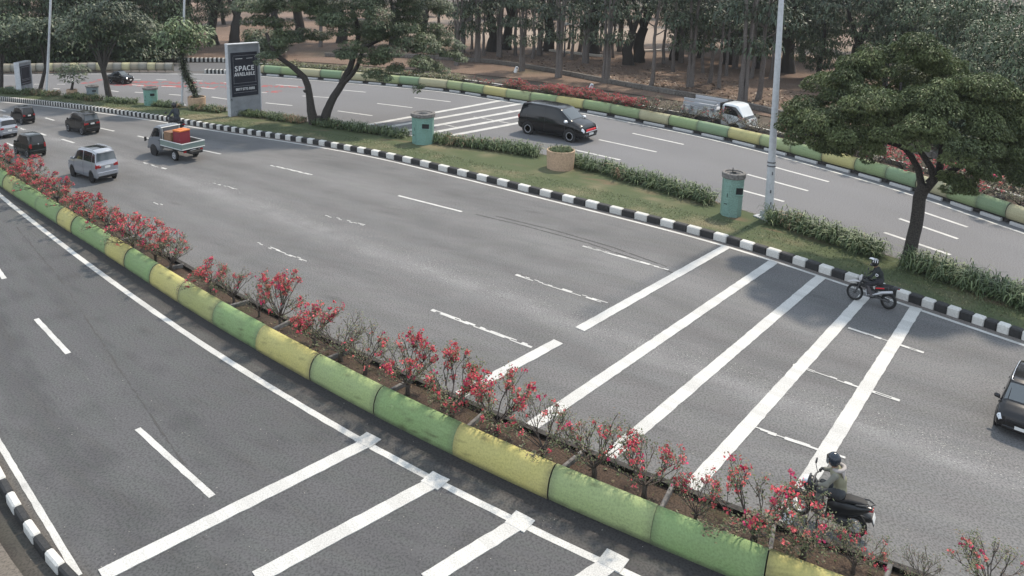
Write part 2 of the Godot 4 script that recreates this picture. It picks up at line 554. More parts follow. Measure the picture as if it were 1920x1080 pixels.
func ground_and_roads() -> void:
	# one sheet of bare earth out to the horizon
	var mb := MB.new()
	var rows := []
	var cols := []
	for i in 61:
		var r := PackedVector3Array()
		var cl := PackedColorArray()
		for j in 61:
			var x := (i - 30.0) * absf(i - 30.0) / 900.0 * 900.0
			var z := -60.0 - (j - 30.0) * absf(j - 30.0) / 900.0 * 900.0
			r.append(Vector3(x, -0.06, z))
			var k := 0.9 + 0.3 * n_big.get_noise_2d(x, z)
			cl.append(Color(0.15 * k, 0.115 * k, 0.085 * k))
		rows.append(r)
		cols.append(cl)
	mb.grid(rows, false, cols)
	setting("ground", mb, M.park_floor)
	var main_road := func(p: Vector3, t: float) -> Color:
		var g := 0.178 + 0.022 * n_big.get_noise_2d(p.x * 3.0, p.z * 3.0) + 0.012 * n_mid.get_noise_2d(p.x * 2.0, p.z * 2.0)
		var drift := 0.02 * n_big.get_noise_2d(p.x * 2.0 + 40.0, p.z * 2.0)
		g += (0.05 + 0.07 * n_mid.get_noise_2d(p.x * 3.0, p.z * 3.0)) * bell(t, 0.37 + drift, 0.035)
		g += 0.016 * bell(t, 0.70 + drift, 0.05)
		g -= 0.03 * bell(t, 0.84, 0.05) + 0.028 * bell(t, 0.60, 0.035) + 0.026 * bell(t, 0.50, 0.03) + 0.022 * bell(t, 0.26, 0.035) + 0.022 * bell(t, 0.14, 0.03) + 0.02 * bell(t, 0.92, 0.03)
		g -= 0.05 * smoothstep(0.45, 0.62, n_mid.get_noise_2d(p.x * 3.2 + 11.0, p.z * 3.2)) * (bell(t, 0.55, 0.08) + bell(t, 0.2, 0.08) + bell(t, 0.86, 0.07))
		g *= 1.0 + 0.07 * rng.randf_range(-1.0, 1.0)
		g -= 0.03 * smoothstep(0.12, 0.5, n_big.get_noise_2d(p.x * 5.0 + 90.0, p.z * 9.0)) * bell(t, 0.86, 0.1)
		return mix3(Color(g, g * 0.99, g * 0.985), Color(0.20, 0.165, 0.135), smoothstep(0.955, 1.0, t) * 0.6 + bell(t, 0.0, 0.02) * 0.4)
	setting("main_road", between(c_inner, c_kerb, 72, 0.0, 0.0, main_road), M.asphalt)
	var left_road := func(p: Vector3, t: float) -> Color:
		var g := 0.108 + 0.012 * n_big.get_noise_2d(p.x * 4.0, p.z * 4.0) + 0.008 * n_mid.get_noise_2d(p.x * 2.0, p.z * 2.0)
		g -= 0.012 * bell(t, 0.25, 0.06) + 0.012 * bell(t, 0.62, 0.05)
		g *= 1.0 - 0.45 * smoothstep(0.06, 0.22, n_mid.get_noise_2d(p.x * 3.5, p.z * 3.5) * 0.5 + 0.3 * bell(t, 0.2, 0.1)) * 0.4
		return mix3(Color(g * 0.985, g, g * 1.02), Color(0.13, 0.115, 0.1), bell(t, 0.0, 0.03))
	setting("left_road", between(c_left_kerb, c_near_line, 44, 0.0, 0.0, left_road), M.asphalt)
	var gutter := func(p: Vector3, t: float) -> Color:
		var e := 0.42 + 0.12 * n_mid.get_noise_2d(p.x * 3.0, p.z * 3.0)
		var g := 0.085 + 0.03 * n_mid.get_noise_2d(p.x * 4.0, p.z * 4.0)
		return mix3(Color(g, g * 0.97, g * 0.93), Color(0.048, 0.046, 0.044), smoothstep(e - 0.06, e + 0.06, t))
	setting("gutter", between(c_near_line, shifted(c_near_base, 0.2), 12, 0.0, 0.0, gutter), M.asphalt)
	var far_road := func(p: Vector3, t: float) -> Color:
		var g := 0.205 + 0.016 * n_big.get_noise_2d(p.x * 3.0 + 9.0, p.z * 3.0) + 0.008 * n_mid.get_noise_2d(p.x * 2.0, p.z * 2.0)
		g -= 0.014 * bell(t, 0.2, 0.08) + 0.01 * bell(t, 0.6, 0.08)
		g -= 0.05 * smoothstep(0.93, 1.0, t)
		return Color(g * 0.985, g * 0.985, g * 1.02)
	setting("far_road", between(c_med_back, shifted(c_far_base, 0.3), 48, 0.0, 0.0, far_road, 3), M.asphalt)
	var lane := func(p: Vector3, _t: float) -> Color:
		var g := 0.115 + 0.02 * n_big.get_noise_2d(p.x * 3.0, p.z * 3.0)
		return Color(g * 1.04, g * 0.95, g * 0.88)
	setting("service_lane", between(c_lane_front, c_lane_back, 16, -0.004, -0.004, lane, 4), M.asphalt)
	# pavement strip and drain at the near left corner
	var pave := func(p: Vector3, _t: float) -> Color:
		var g := 0.17 + 0.05 * n_mid.get_noise_2d(p.x * 4.0, p.z * 4.0)
		return Color(g, g * 0.86, g * 0.72)
	setting("left_pavement", between(shifted(c_left_kerb, -7.0), shifted(c_left_kerb, -0.50), 10, 0.08, 0.08, pave), M.asphalt)
	var drain := func(p: Vector3, _t: float) -> Color:
		var g := 0.06 + 0.04 * n_mid.get_noise_2d(p.x * 5.0, p.z * 5.0)
		return Color(g * 1.1, g, g * 0.85)
	setting("drain_bed", between(shifted(c_left_kerb, -0.50), shifted(c_left_kerb, -0.12), 3, -0.03, -0.03, drain), M.asphalt)
	# the median's turf
	var turf := func(p: Vector3, t: float) -> Color:
		var k := n_big.get_noise_2d(p.x * 7.0, p.z * 7.0) + 0.5 * n_mid.get_noise_2d(p.x * 2.0, p.z * 2.0)
		var c := mix3(Color(0.088, 0.116, 0.046), Color(0.225, 0.195, 0.110), smoothstep(-0.05, 0.55, k))
		return mix3(c, Color(0.20, 0.135, 0.08), smoothstep(0.35, 0.5, n_mid.get_noise_2d(p.x * 1.4 + 20.0, p.z * 1.4)) * bell(t, 0.62, 0.12))
	setting("median_turf", between(shifted(c_kerb, 0.24), shifted(c_med_back, -0.02), 18, 0.17, 0.10, turf), M.grass_ground)
	var edge := MB.new()
	for i in range(0, c_med_back.size() - 1, 2):
		var j := mini(i + 2, c_med_back.size() - 1)
		var a := c_med_back[i]; var b := c_med_back[j]
		edge.quad(b, a, a + Vector3(0, 0.11, 0), b + Vector3(0, 0.11, 0))
		edge.quad(a - away(c_med_back, i) * 0.12 + Vector3(0, 0.11, 0), b - away(c_med_back, j) * 0.12 + Vector3(0, 0.11, 0), b + Vector3(0, 0.11, 0), a + Vector3(0, 0.11, 0))
	setting("median_back_kerb", edge, M.concrete)

func road_paint() -> void:
	var road := Node3D.new()
	road.name = "road_marking"
	add_child(road)
	road.set_meta("kind", "structure")
	var e0 := int(index_at(c_med_line, -200)); var e1 := int(index_at(c_med_line, 2150))
	put("edge_line", ribbon(c_med_line, e0, e1, 0.13, 0.006, 0.012, 0.0), M.paint_white, road)
	put("edge_line", ribbon(c_near_line, int(index_at(c_near_line, -150)), int(index_at(c_near_line, 1300)), 0.15, 0.006, 0.012, 0.0), M.paint_white, road)
	put("edge_line", ribbon(c_far_line, int(index_at(c_far_line, -150)), c_far_line.size() - 20, 0.15, 0.006, 0.01, 0.0), M.paint_white, road)
	put("edge_line", stroke(at(-14, 810), at(148, 1080), 0.105, 0.006, 0.012, 0.0), M.paint_white, road)
	put("edge_line", ribbon(shifted(c_inner, 0.16), int(index_at(c_inner, 250)), int(index_at(c_inner, 1800)), 0.1, 0.006, 0.02, 0.1), M.paint_white, road)
	# lane dashes: two ends on the photograph, wear, width
	for d in [[747, 367, 866, 397, 0.0], [1093, 461, 1254, 506, 0.22], [967, 515, 1138, 569, 0.27], [809, 581, 998, 651, 0.18], [508, 310, 585, 328, 0.1], [610, 404, 690, 424, 0.5], [395, 342, 445, 355, 0.45], [285, 377, 308, 387, 0.5], [475, 453, 575, 490, 0.5], [268, 305, 312, 317, 0.3], [357, 277, 414, 289, 0.0], [258, 255, 280, 260, 0.0], [116, 261, 139, 268, 0.0], [186, 240, 214, 246, 0.0], [85, 221, 102, 226, 0.0], [33, 238, 47, 244, 0.1], [12, 268, 25, 274, 0.0], [75, 250, 86, 254, 0.0], [0, 206, 10, 209, 0.0], [68, 598, 128, 663, 0.0], [-14, 490, 8, 523, 0.0], [258, 804, 398, 931, 0.0]]:
		put("lane_dash", stroke(at(d[0], d[1]), at(d[2], d[3]), 0.12, 0.006, 0.012, d[4]), M.paint_white, road)
	for d in [[517, 159, 559, 162], [498, 193, 548, 198], [567, 180, 617, 183], [643, 169, 686, 173], [633, 208, 698, 217], [707, 194, 773, 202], [777, 183, 845, 191], [1123, 262, 1231, 285], [1077, 281, 1163, 300], [1186, 250, 1282, 271], [1401, 327, 1515, 358], [1388, 356, 1470, 378], [1454, 314, 1554, 341], [1658, 436, 1782, 478], [1686, 410, 1796, 448], [1714, 392, 1814, 426], [370, 164, 403, 167], [303, 162, 330, 163], [397, 182, 432, 187], [317, 177, 343, 179], [247, 159, 270, 161], [347, 151, 380, 152], [293, 149, 312, 150], [246, 149, 264, 149], [253, 173, 270, 174], [100, 166, 112, 167], [125, 150, 140, 151], [107, 158, 122, 158], [64, 158, 74, 158], [30, 150, 44, 151], [207, 170, 222, 172], [420, 155, 436, 156], [476, 172, 500, 174]]:
		put("lane_dash", stroke(at(d[0], d[1]), at(d[2], d[3]), 0.16, 0.006, 0.008, 0.0), M.paint_white, road)
	# thick transverse bars that make the tyres rumble
	for d in [[1362, 463, 1087, 618, 0.3], [1047, 641, 862, 741, 0.3], [1452, 490, 985, 808, 0.3], [1540, 519, 1128, 868, 0.3], [1621, 556, 1280, 933, 0.3], [1718, 577, 1452, 1003, 0.3], [696, 827, 190, 1080, 0.3], [828, 897, 480, 1084, 0.3], [988, 972, 800, 1088, 0.3], [1160, 1046, 1080, 1100, 0.3]]:
		put("rumble_bar", stroke(at(d[0], d[1]), at(d[2], d[3]), d[4], 0.016, 0.018, 0.0, 0.014), M.paint_white, road)
	for d in [[690, 826, 0.42], [816, 902, 0.42], [975, 979, 0.42], [1150, 1052, 0.42]]:
		var p := at(d[0], d[1])
		var t := (at(d[0] + 130.0, d[1] + 68.0) - p).normalized() * 0.2
		put("rumble_bar_end", stroke(p - t, p + t, 0.34, 0.021, 0.02, 0.0, 0.018), M.paint_white, road)
	for d in [[680, 236, 950, 187], [713, 241, 987, 193], [748, 248, 992, 204], [772, 256, 1000, 214], [821, 259, 1010, 224]]:
		put("rumble_bar", stroke(at(d[0], d[1]), at(d[2], d[3]), 0.36, 0.016, 0.02, 0.0, 0.014), M.paint_white, road)
	for d in [[1590, 615, 1732, 662], [1487, 684, 1687, 752], [1395, 796, 1585, 860]]:
		put("lane_dash", stroke(at(d[0], d[1]), at(d[2], d[3]), 0.1, 0.011, 0.012, 0.16), M.paint_white, road)
	for d in [[822, 232, 863, 240], [888, 219, 963, 233], [950, 207, 990, 212]]:
		put("lane_dash", stroke(at(d[0], d[1]), at(d[2], d[3]), 0.12, 0.011, 0.01, 0.1), M.paint_white, road)
	# two thin dark lines drawn along the main road
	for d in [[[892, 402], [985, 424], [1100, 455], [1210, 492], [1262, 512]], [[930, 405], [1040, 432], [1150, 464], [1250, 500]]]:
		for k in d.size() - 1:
			put("dark_line", stroke(at(d[k][0], d[k][1]), at(d[k + 1][0], d[k + 1][1]), 0.06, 0.004, 0.01, 0.05), M.dark_line, road)
	for d in [[[30, 425], [110, 520], [190, 640], [262, 748], [345, 872]]]:
		for k in d.size() - 1:
			put("asphalt_seam", stroke(at(d[k][0], d[k][1]), at(d[k + 1][0], d[k + 1][1]), 0.04, 0.003, 0.02, 0.3), M.dark_line, road)
	# faded red bands across the far carriageway
	for d in [[215, 153, 440, 157, 0.8], [196, 158, 440, 165, 0.85], [157, 157, 190, 149, 0.6], [478, 161, 575, 163, 0.8], [484, 172, 528, 172, 0.75]]:
		put("red_band", stroke(at(d[0], d[1]), at(d[2], d[3]), d[4], 0.004, 0.15, 0.3), M.paint_red, road)

func kerb_run(parent: Node3D, c: PackedVector3Array, seams: Array, depth: float, height: float, first_white: bool) -> void:
	var white := first_white
	for i in seams.size() - 1:
		var a := on(c, seams[i])
		var b := on(c, seams[i + 1])
		var l := a.distance_to(b)
		var mb := MB.new()
		var k := rng.randf_range(0.82, 1.0)
		mb.col = Color(k, k, k * 0.98)
		var t := (b - a) / l
		var turn := Basis(t, Vector3.UP, t.cross(Vector3.UP))
		mb.xf = Transform3D(turn, (a + b) * 0.5 + Vector3.UP.cross(t) * depth * 0.5 + Vector3(0, height * 0.5 - 0.02 + rng.randf_range(-0.006, 0.006), 0))
		mb.box(Vector3.ZERO, Vector3(l - 0.012, height + 0.04, depth), 0.03)
		put("kerb_block", mb, M.kerb_white if white else M.kerb_black, parent)
		white = not white

func kerbs() -> void:
	var k := Node3D.new()
	k.name = "median_kerb"
	add_child(k)
	k.set_meta("kind", "structure")
	var seams := []
	var x := -30.0
	var steps := [[-30, 3.2], [80, 4.3], [200, 7.0], [290, 8.4], [440, 15.0], [540, 20.0], [690, 27.0], [760, 33.0], [930, 39.0], [1250, 50.0], [1500, 49.0], [1780, 47.0], [2000, 46.0]]
	var cx := []
	for p in c_kerb: cx.append(mark(p).x)
	var i := 0
	while x < 1990.0:
		while i < cx.size() - 2 and cx[i + 1] < x: i += 1
		seams.append(i + clampf((x - cx[i]) / (cx[i + 1] - cx[i]), 0.0, 1.0))
		var w := 4.0
		for s in steps.size() - 1:
			if x >= steps[s][0] and x < steps[s + 1][0]:
				w = lerpf(steps[s][1], steps[s + 1][1], (x - steps[s][0]) / float(steps[s + 1][0] - steps[s][0]))
		x += w * 0.5
	kerb_run(k, c_kerb, seams, 0.25, 0.24, true)
	k = Node3D.new()
	k.name = "left_kerb"
	add_child(k)
	k.set_meta("kind", "structure")
	seams = []
	var f := index_at(c_left_kerb, 2.0) - 6.0 * 1.9
	while f < c_left_kerb.size() - 2:
		seams.append(f)
		f += 1.9
	kerb_run(k, shifted(c_left_kerb, -0.14), seams, 0.13, 0.17, true)
	k = Node3D.new()
	k.name = "side_street_kerb"
	add_child(k)
	k.set_meta("kind", "structure")
	for q in [[383, 137.5, 441, 139, 16], [335, 115.5, 441, 116, 26]]:
		var line := PackedVector3Array()
		for s in 41: line.append(at(lerpf(q[0], q[2], s / 40.0), lerpf(q[1], q[3], s / 40.0)))
		seams = []
		for s in q[4] + 1: seams.append(s * 40.0 / q[4])
		kerb_run(k, line, seams, 0.3, 0.32, true)
	# the side street that joins beyond the opening
	var mb := MB.new()
	mb.col = Color(0.13, 0.13, 0.135)
	var a := at(330, 134); var b := at(520, 134); var d := at(520, 118); var e := at(250, 117)
	for p in [a, b, d, e]: p.y = -0.004
	mb.quad(a, b, d, e)
	setting("side_street", mb, M.asphalt)

# ---------------------------------------------------------------- planter barriers
const GREEN := Color(0.235, 0.375, 0.135)
const LIGHT_GREEN := Color(0.350, 0.450, 0.180)
const YELLOW := Color(0.600, 0.540, 0.170)
const CREAM := Color(0.540, 0.500, 0.290)
const YELLOW_GREEN := Color(0.410, 0.430, 0.150)
const DEEP_GREEN := Color(0.150, 0.310, 0.145)

func barrier_segment(c: PackedVector3Array, f0: float, f1: float, prof: Array, paint: Color, dirt: float) -> MB:
	var mb := MB.new()
	var rows := []
	var cols := []
	var n := clampi(int((f1 - f0) * 1.6), 3, 26)
	var gap := minf(0.035, (f1 - f0) * 0.05)
	# resample the profile
	var pr := []
	for j in prof.size() - 1:
		for s in 3: pr.append(prof[j].lerp(prof[j + 1], s / 3.0))
	pr.append(prof[prof.size() - 1])
	var jitter := Vector3(rng.randf_range(-0.012, 0.012), rng.randf_range(-0.01, 0.012), rng.randf_range(-0.012, 0.012))
	for i in n + 1:
		var f := lerpf(f0 + gap, f1 - gap, float(i) / n)
		var p := on(c, f) + jitter
		var a := away(c, clampi(int(f), 0, c.size() - 1))
		var r := PackedVector3Array()
		var cl := PackedColorArray()
		for q in pr:
			var w: Vector3 = p + a * q.x + Vector3(0, q.y, 0)
			r.append(w)
			var fade := 0.10 * n_mid.get_noise_3d(w.x * 4.0, w.y * 5.0, w.z * 4.0) + 0.10 * n_big.get_noise_2d(w.x * 9.0, w.z * 9.0)
			var k := mix3(paint, Color(0.36, 0.35, 0.26), 0.16 + fade)
			var spots := smoothstep(0.34, 0.60, n_mid.get_noise_3d(w.x * 11.0, w.y * 14.0, w.z * 11.0) * 0.6 + dirt * 0.52 + 0.25 * n_mid.get_noise_2d(w.x * 2.0, w.z * 2.0))
			k = mix3(k, Color(0.09, 0.095, 0.045), spots * 0.75)
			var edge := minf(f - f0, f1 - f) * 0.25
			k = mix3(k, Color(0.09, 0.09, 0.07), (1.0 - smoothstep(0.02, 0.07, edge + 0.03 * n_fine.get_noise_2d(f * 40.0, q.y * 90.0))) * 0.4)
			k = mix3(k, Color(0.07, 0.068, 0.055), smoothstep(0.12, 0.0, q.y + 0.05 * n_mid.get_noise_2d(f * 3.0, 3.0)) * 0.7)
			cl.append(k)
		rows.append(r)
		cols.append(cl)
	mb.grid(rows, false, cols)
	mb.col = Color(0.11, 0.11, 0.09)
	for e in [0, n]:
		var r: PackedVector3Array = rows[e]
		var foot: Vector3 = on(c, lerpf(f0 + gap, f1 - gap, float(e) / n)) + away(c, clampi(int(f0), 0, c.size() - 1)) * prof[prof.size() - 1].x
		for j in r.size() - 1:
			if e == 0: mb.tri(foot, r[j + 1], r[j])
			else: mb.tri(foot, r[j], r[j + 1])
	return mb

func near_planter() -> void:
	var t := thing("planter_barrier", "near planter barrier of rounded concrete sections painted green and yellow, beside the left carriageway", "barrier")
	var xs := [-60, -25, 5, 24, 67, 107, 133, 197, 233, 280, 333, 398, 480, 581, 700, 848, 1026, 1218, 1430, 1640, 1850, 2060]
	var paints := [YELLOW, GREEN, YELLOW_GREEN, GREEN, GREEN, YELLOW, GREEN, YELLOW, GREEN, YELLOW, YELLOW_GREEN, GREEN, YELLOW, LIGHT_GREEN, GREEN, YELLOW, LIGHT_GREEN, GREEN, YELLOW, LIGHT_GREEN, GREEN]
	var dirts := [0.2, 0.2, 0.2, 0.2, 0.2, 0.2, 0.2, 0.3, 0.2, 0.3, 0.3, 0.3, 0.3, 0.3, 0.4, 0.35, 0.3, 0.2, 0.8, 0.5, 0.3]
	var prof := [Vector2(0.02, 0.0), Vector2(0.0, 0.12), Vector2(0.015, 0.27), Vector2(0.06, 0.40), Vector2(0.14, 0.505), Vector2(0.23, 0.555), Vector2(0.31, 0.55), Vector2(0.335, 0.52), Vector2(0.335, 0.3)]
	var f := []
	for x in xs: f.append(index_at(c_near_base, x))
	for i in xs.size() - 1:
		if f[i + 1] - f[i] < 0.3: continue
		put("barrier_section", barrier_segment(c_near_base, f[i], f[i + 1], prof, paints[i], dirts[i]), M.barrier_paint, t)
	# low wall on the main road's side, cross walls at the joints
	var wall := MB.new()
	var j0 := 4
	for i in range(j0, c_inner.size() - 3, 2):
		var q := []
		for k in [i, i + 2]:
			var a := away(c_inner, k)
			q.append([c_inner[k] - a * 0.17, c_inner[k] - a * 0.05, c_inner[k] + a * 0.06])
		var h := Vector3(0, 0.36, 0)
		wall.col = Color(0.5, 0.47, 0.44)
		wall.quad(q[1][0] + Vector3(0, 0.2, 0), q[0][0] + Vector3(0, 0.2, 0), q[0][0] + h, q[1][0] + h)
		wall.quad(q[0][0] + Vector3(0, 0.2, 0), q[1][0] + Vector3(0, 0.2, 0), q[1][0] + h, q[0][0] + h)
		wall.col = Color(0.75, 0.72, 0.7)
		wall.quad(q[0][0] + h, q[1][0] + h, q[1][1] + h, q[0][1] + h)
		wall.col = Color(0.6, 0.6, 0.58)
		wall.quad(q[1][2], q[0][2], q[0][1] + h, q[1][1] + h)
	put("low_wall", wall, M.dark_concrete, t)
	for x in [67, 133, 197, 280, 398, 480, 581, 700, 848, 1026, 1218, 1430, 1640]:
		var fi := index_at(c_near_base, x)
		var a := on(c_near_base, fi)
		var n := away(c_near_base, int(fi))
		var best := 1e9
		var e := a
		for p in c_inner:
			if p.distance_squared_to(a + n * 1.3) < best:
				best = p.distance_squared_to(a + n * 1.3)
				e = p
		var s := a + n * 0.36
		var d := (e - n * 0.14) - s
		var mb := MB.new()
		mb.xf = Transform3D(Basis(d.normalized(), Vector3.UP, d.normalized().cross(Vector3.UP)), s + d * 0.5 + Vector3(0, 0.3, 0))
		mb.box(Vector3.ZERO, Vector3(d.length(), 0.18, 0.07), 0.015)
		put("cross_wall", mb, M.concrete, t)
	var soil := func(p: Vector3, _t: float) -> Color:
		var k := 0.9 + 0.5 * n_mid.get_noise_2d(p.x * 5.0, p.z * 5.0)
		return mix3(Color(k * 1.1, k * 0.95, k * 0.85), Color(0.55, 0.9, 0.3), smoothstep(0.25, 0.55, n_mid.get_noise_2d(p.x * 3.0 + 30.0, p.z * 3.0)) * 0.6)
	setting("planter_soil", between(shifted(c_near_base, 0.33), shifted(c_inner, -0.16), 6, 0.3, 0.27, soil), M.soil)
	# fallen leaves and litter
	var litter := MB.new()
	for i in 900:
		var k := rng.randi_range(20, c_near_base.size() - 3)
		var p := c_near_base[k] + away(c_near_base, k) * rng.randf_range(0.36, 1.1) + Vector3(0, 0.3, 0)
		flake(litter, p, rng.randf_range(0.02, 0.05), mix3(Color(0.16, 0.10, 0.06), Color(0.07, 0.10, 0.03), rng.randf()))
	tag(put("litter", litter, M.leaf), "dry leaves and weeds scattered over the soil of the near planter", "litter", "", "stuff")

func flake(mb: MB, p: Vector3, s: float, c: Color) -> void:
	var b := Basis.from_euler(Vector3(rng.randf_range(-0.6, 0.6), rng.randf() * TAU, rng.randf_range(-0.6, 0.6)))
	mb.col = c
	mb.quad(p - b.x * s, p - b.z * s * 0.5, p + b.x * s, p + b.z * s * 0.5)

func far_planter() -> void:
	var t := thing("planter_barrier", "far planter barrier of rounded green and cream sections on white feet, along the far carriageway", "barrier")
	var xs := [441, 466, 494, 526, 560, 600, 640, 685, 718, 748, 785, 837, 865, 905, 948, 993, 1042, 1092, 1143, 1197, 1252, 1305, 1363, 1422, 1480, 1538, 1599, 1657, 1714, 1771, 1827, 1882, 1940, 2000, 2060]
	var paints := [GREEN, CREAM, DEEP_GREEN, GREEN, CREAM, DEEP_GREEN, CREAM, CREAM, LIGHT_GREEN, DEEP_GREEN, CREAM, LIGHT_GREEN, GREEN, YELLOW, LIGHT_GREEN, GREEN, YELLOW, GREEN, GREEN, CREAM, GREEN, DEEP_GREEN, YELLOW, LIGHT_GREEN, GREEN, YELLOW, GREEN, DEEP_GREEN, CREAM, GREEN, DEEP_GREEN, CREAM, GREEN, GREEN]
	var prof := [Vector2(0.16, 0.17), Vector2(0.08, 0.20), Vector2(0.02, 0.30), Vector2(0.0, 0.44), Vector2(0.03, 0.58), Vector2(0.10, 0.69), Vector2(0.2, 0.755), Vector2(0.3, 0.76), Vector2(0.34, 0.72), Vector2(0.34, 0.4)]
	var cx := []
	for p in c_far_base: cx.append(mark(p).x)
	var f := []
	for x in xs: f.append(index_at(c_far_base, x))
	var last := c_far_base.size() - 2.0
	for i in xs.size() - 1:
		if f[i + 1] > last or f[i + 1] - f[i] < 0.5: continue
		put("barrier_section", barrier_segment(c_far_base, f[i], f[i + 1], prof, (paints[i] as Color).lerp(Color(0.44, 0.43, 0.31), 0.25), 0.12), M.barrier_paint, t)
		var l0 := lerpf(f[i], f[i + 1], 0.16); var l1 := lerpf(f[i], f[i + 1], 0.86)
		var a := on(c_far_base, l0); var b := on(c_far_base, l1)
		var d := (b - a).normalized()
		var mb := MB.new()
		mb.xf = Transform3D(Basis(d, Vector3.UP, d.cross(Vector3.UP)), (a + b) * 0.5 + Vector3.UP.cross(d) * 0.1 + Vector3(0, 0.05, 0))
		mb.box(Vector3.ZERO, Vector3(a.distance_to(b), 0.14, 0.16), 0.02)
		put("white_foot", mb, M.paint_white, t)
	# footing under the sections and the wall at the back of the bed
	var i0 := int(f[0]); 
	var foot := MB.new()
	var back := MB.new()
	var coping := MB.new()
	for i in range(i0, c_far_base.size() - 2, 2):
		var q := []
		for k in [i, i + 2]:
			var a := away(c_far_base, mini(k, c_far_base.size() - 1))
			var p := c_far_base[mini(k, c_far_base.size() - 1)]
			q.append([p + a * 0.2, p + a * 0.34, p + a * 1.95, p + a * 2.1, p])
		foot.quad(q[0][0], q[1][0], q[1][0] + Vector3(0, 0.24, 0), q[0][0] + Vector3(0, 0.24, 0))
		back.quad(q[0][2] + Vector3(0, 0.3, 0), q[1][2] + Vector3(0, 0.3, 0), q[1][2] + Vector3(0, 0.62, 0), q[0][2] + Vector3(0, 0.62, 0))
		back.quad(q[1][3], q[0][3], q[0][3] + Vector3(0, 0.62, 0), q[1][3] + Vector3(0, 0.62, 0))
		coping.quad(q[0][2] + Vector3(0, 0.62, 0), q[1][2] + Vector3(0, 0.62, 0), q[1][3] + Vector3(0, 0.62, 0), q[0][3] + Vector3(0, 0.62, 0))
	put("footing", foot, M.dark_concrete, t)
	put("back_wall", back, M.concrete, t)
	put("coping", coping, M.kerb_white, t)
	for i in xs.size() - 1:
		if f[i] > last - 4: continue
		var a := on(c_far_base, f[i])
		var n := away(c_far_base, int(f[i]))
		var mb := MB.new()
		mb.xf = Transform3D(Basis(n, Vector3.UP, n.cross(Vector3.UP)), a + n * 1.15 + Vector3(0, 0.5, 0))
		mb.box(Vector3.ZERO, Vector3(1.6, 0.22, 0.1), 0.02)
		put("cross_wall", mb, M.concrete, t)
	var soil := func(p: Vector3, _t: float) -> Color:
		var k := 0.9 + 0.4 * n_mid.get_noise_2d(p.x * 4.0, p.z * 4.0)
		return Color(k, k * 0.95, k * 0.9)
	var part := c_far_base.slice(i0)
	setting("far_planter_soil", between(shifted(part, 0.33), shifted(part, 1.96), 4, 0.42, 0.42, soil, 3), M.soil)
	# the weathered beige barrier beyond the opening, at the far left
	var t2 := thing("planter_barrier", "weathered beige barrier of rounded sections at the far left edge of the far carriageway", "barrier")
	var x := -60.0
	var k := 0
	while x < 318.0:
		var f0 := index_at(c_far_base, x); var f1 := index_at(c_far_base, x + 16.0)
		if f1 - f0 > 0.5:
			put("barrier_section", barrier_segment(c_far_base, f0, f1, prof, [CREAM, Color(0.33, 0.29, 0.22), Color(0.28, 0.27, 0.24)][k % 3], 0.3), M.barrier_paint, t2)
		x += 16.0
		k += 1

# ---------------------------------------------------------------- plants
func blade(mb: MB, p: Vector3, dir: Vector3, l: float, w: float, rise: float, c: Color) -> void:
	var s := dir.cross(Vector3.UP).normalized() * w * 0.5
	var a := p
	var b := p + dir * l * 0.35 + Vector3(0, l * rise, 0)
	var d := p + dir * l * 0.75 + Vector3(0, l * (rise * 1.1 - 0.05), 0)
	var e := p + dir * l + Vector3(0, l * (rise * 0.75 - 0.12), 0)
	mb.col = c
	mb.quad(a - s * 0.7, a + s * 0.7, b + s, b - s)
	mb.quad(b - s, b + s, d + s * 0.8, d - s * 0.8)
	mb.tri(d - s * 0.8, d + s * 0.8, e)

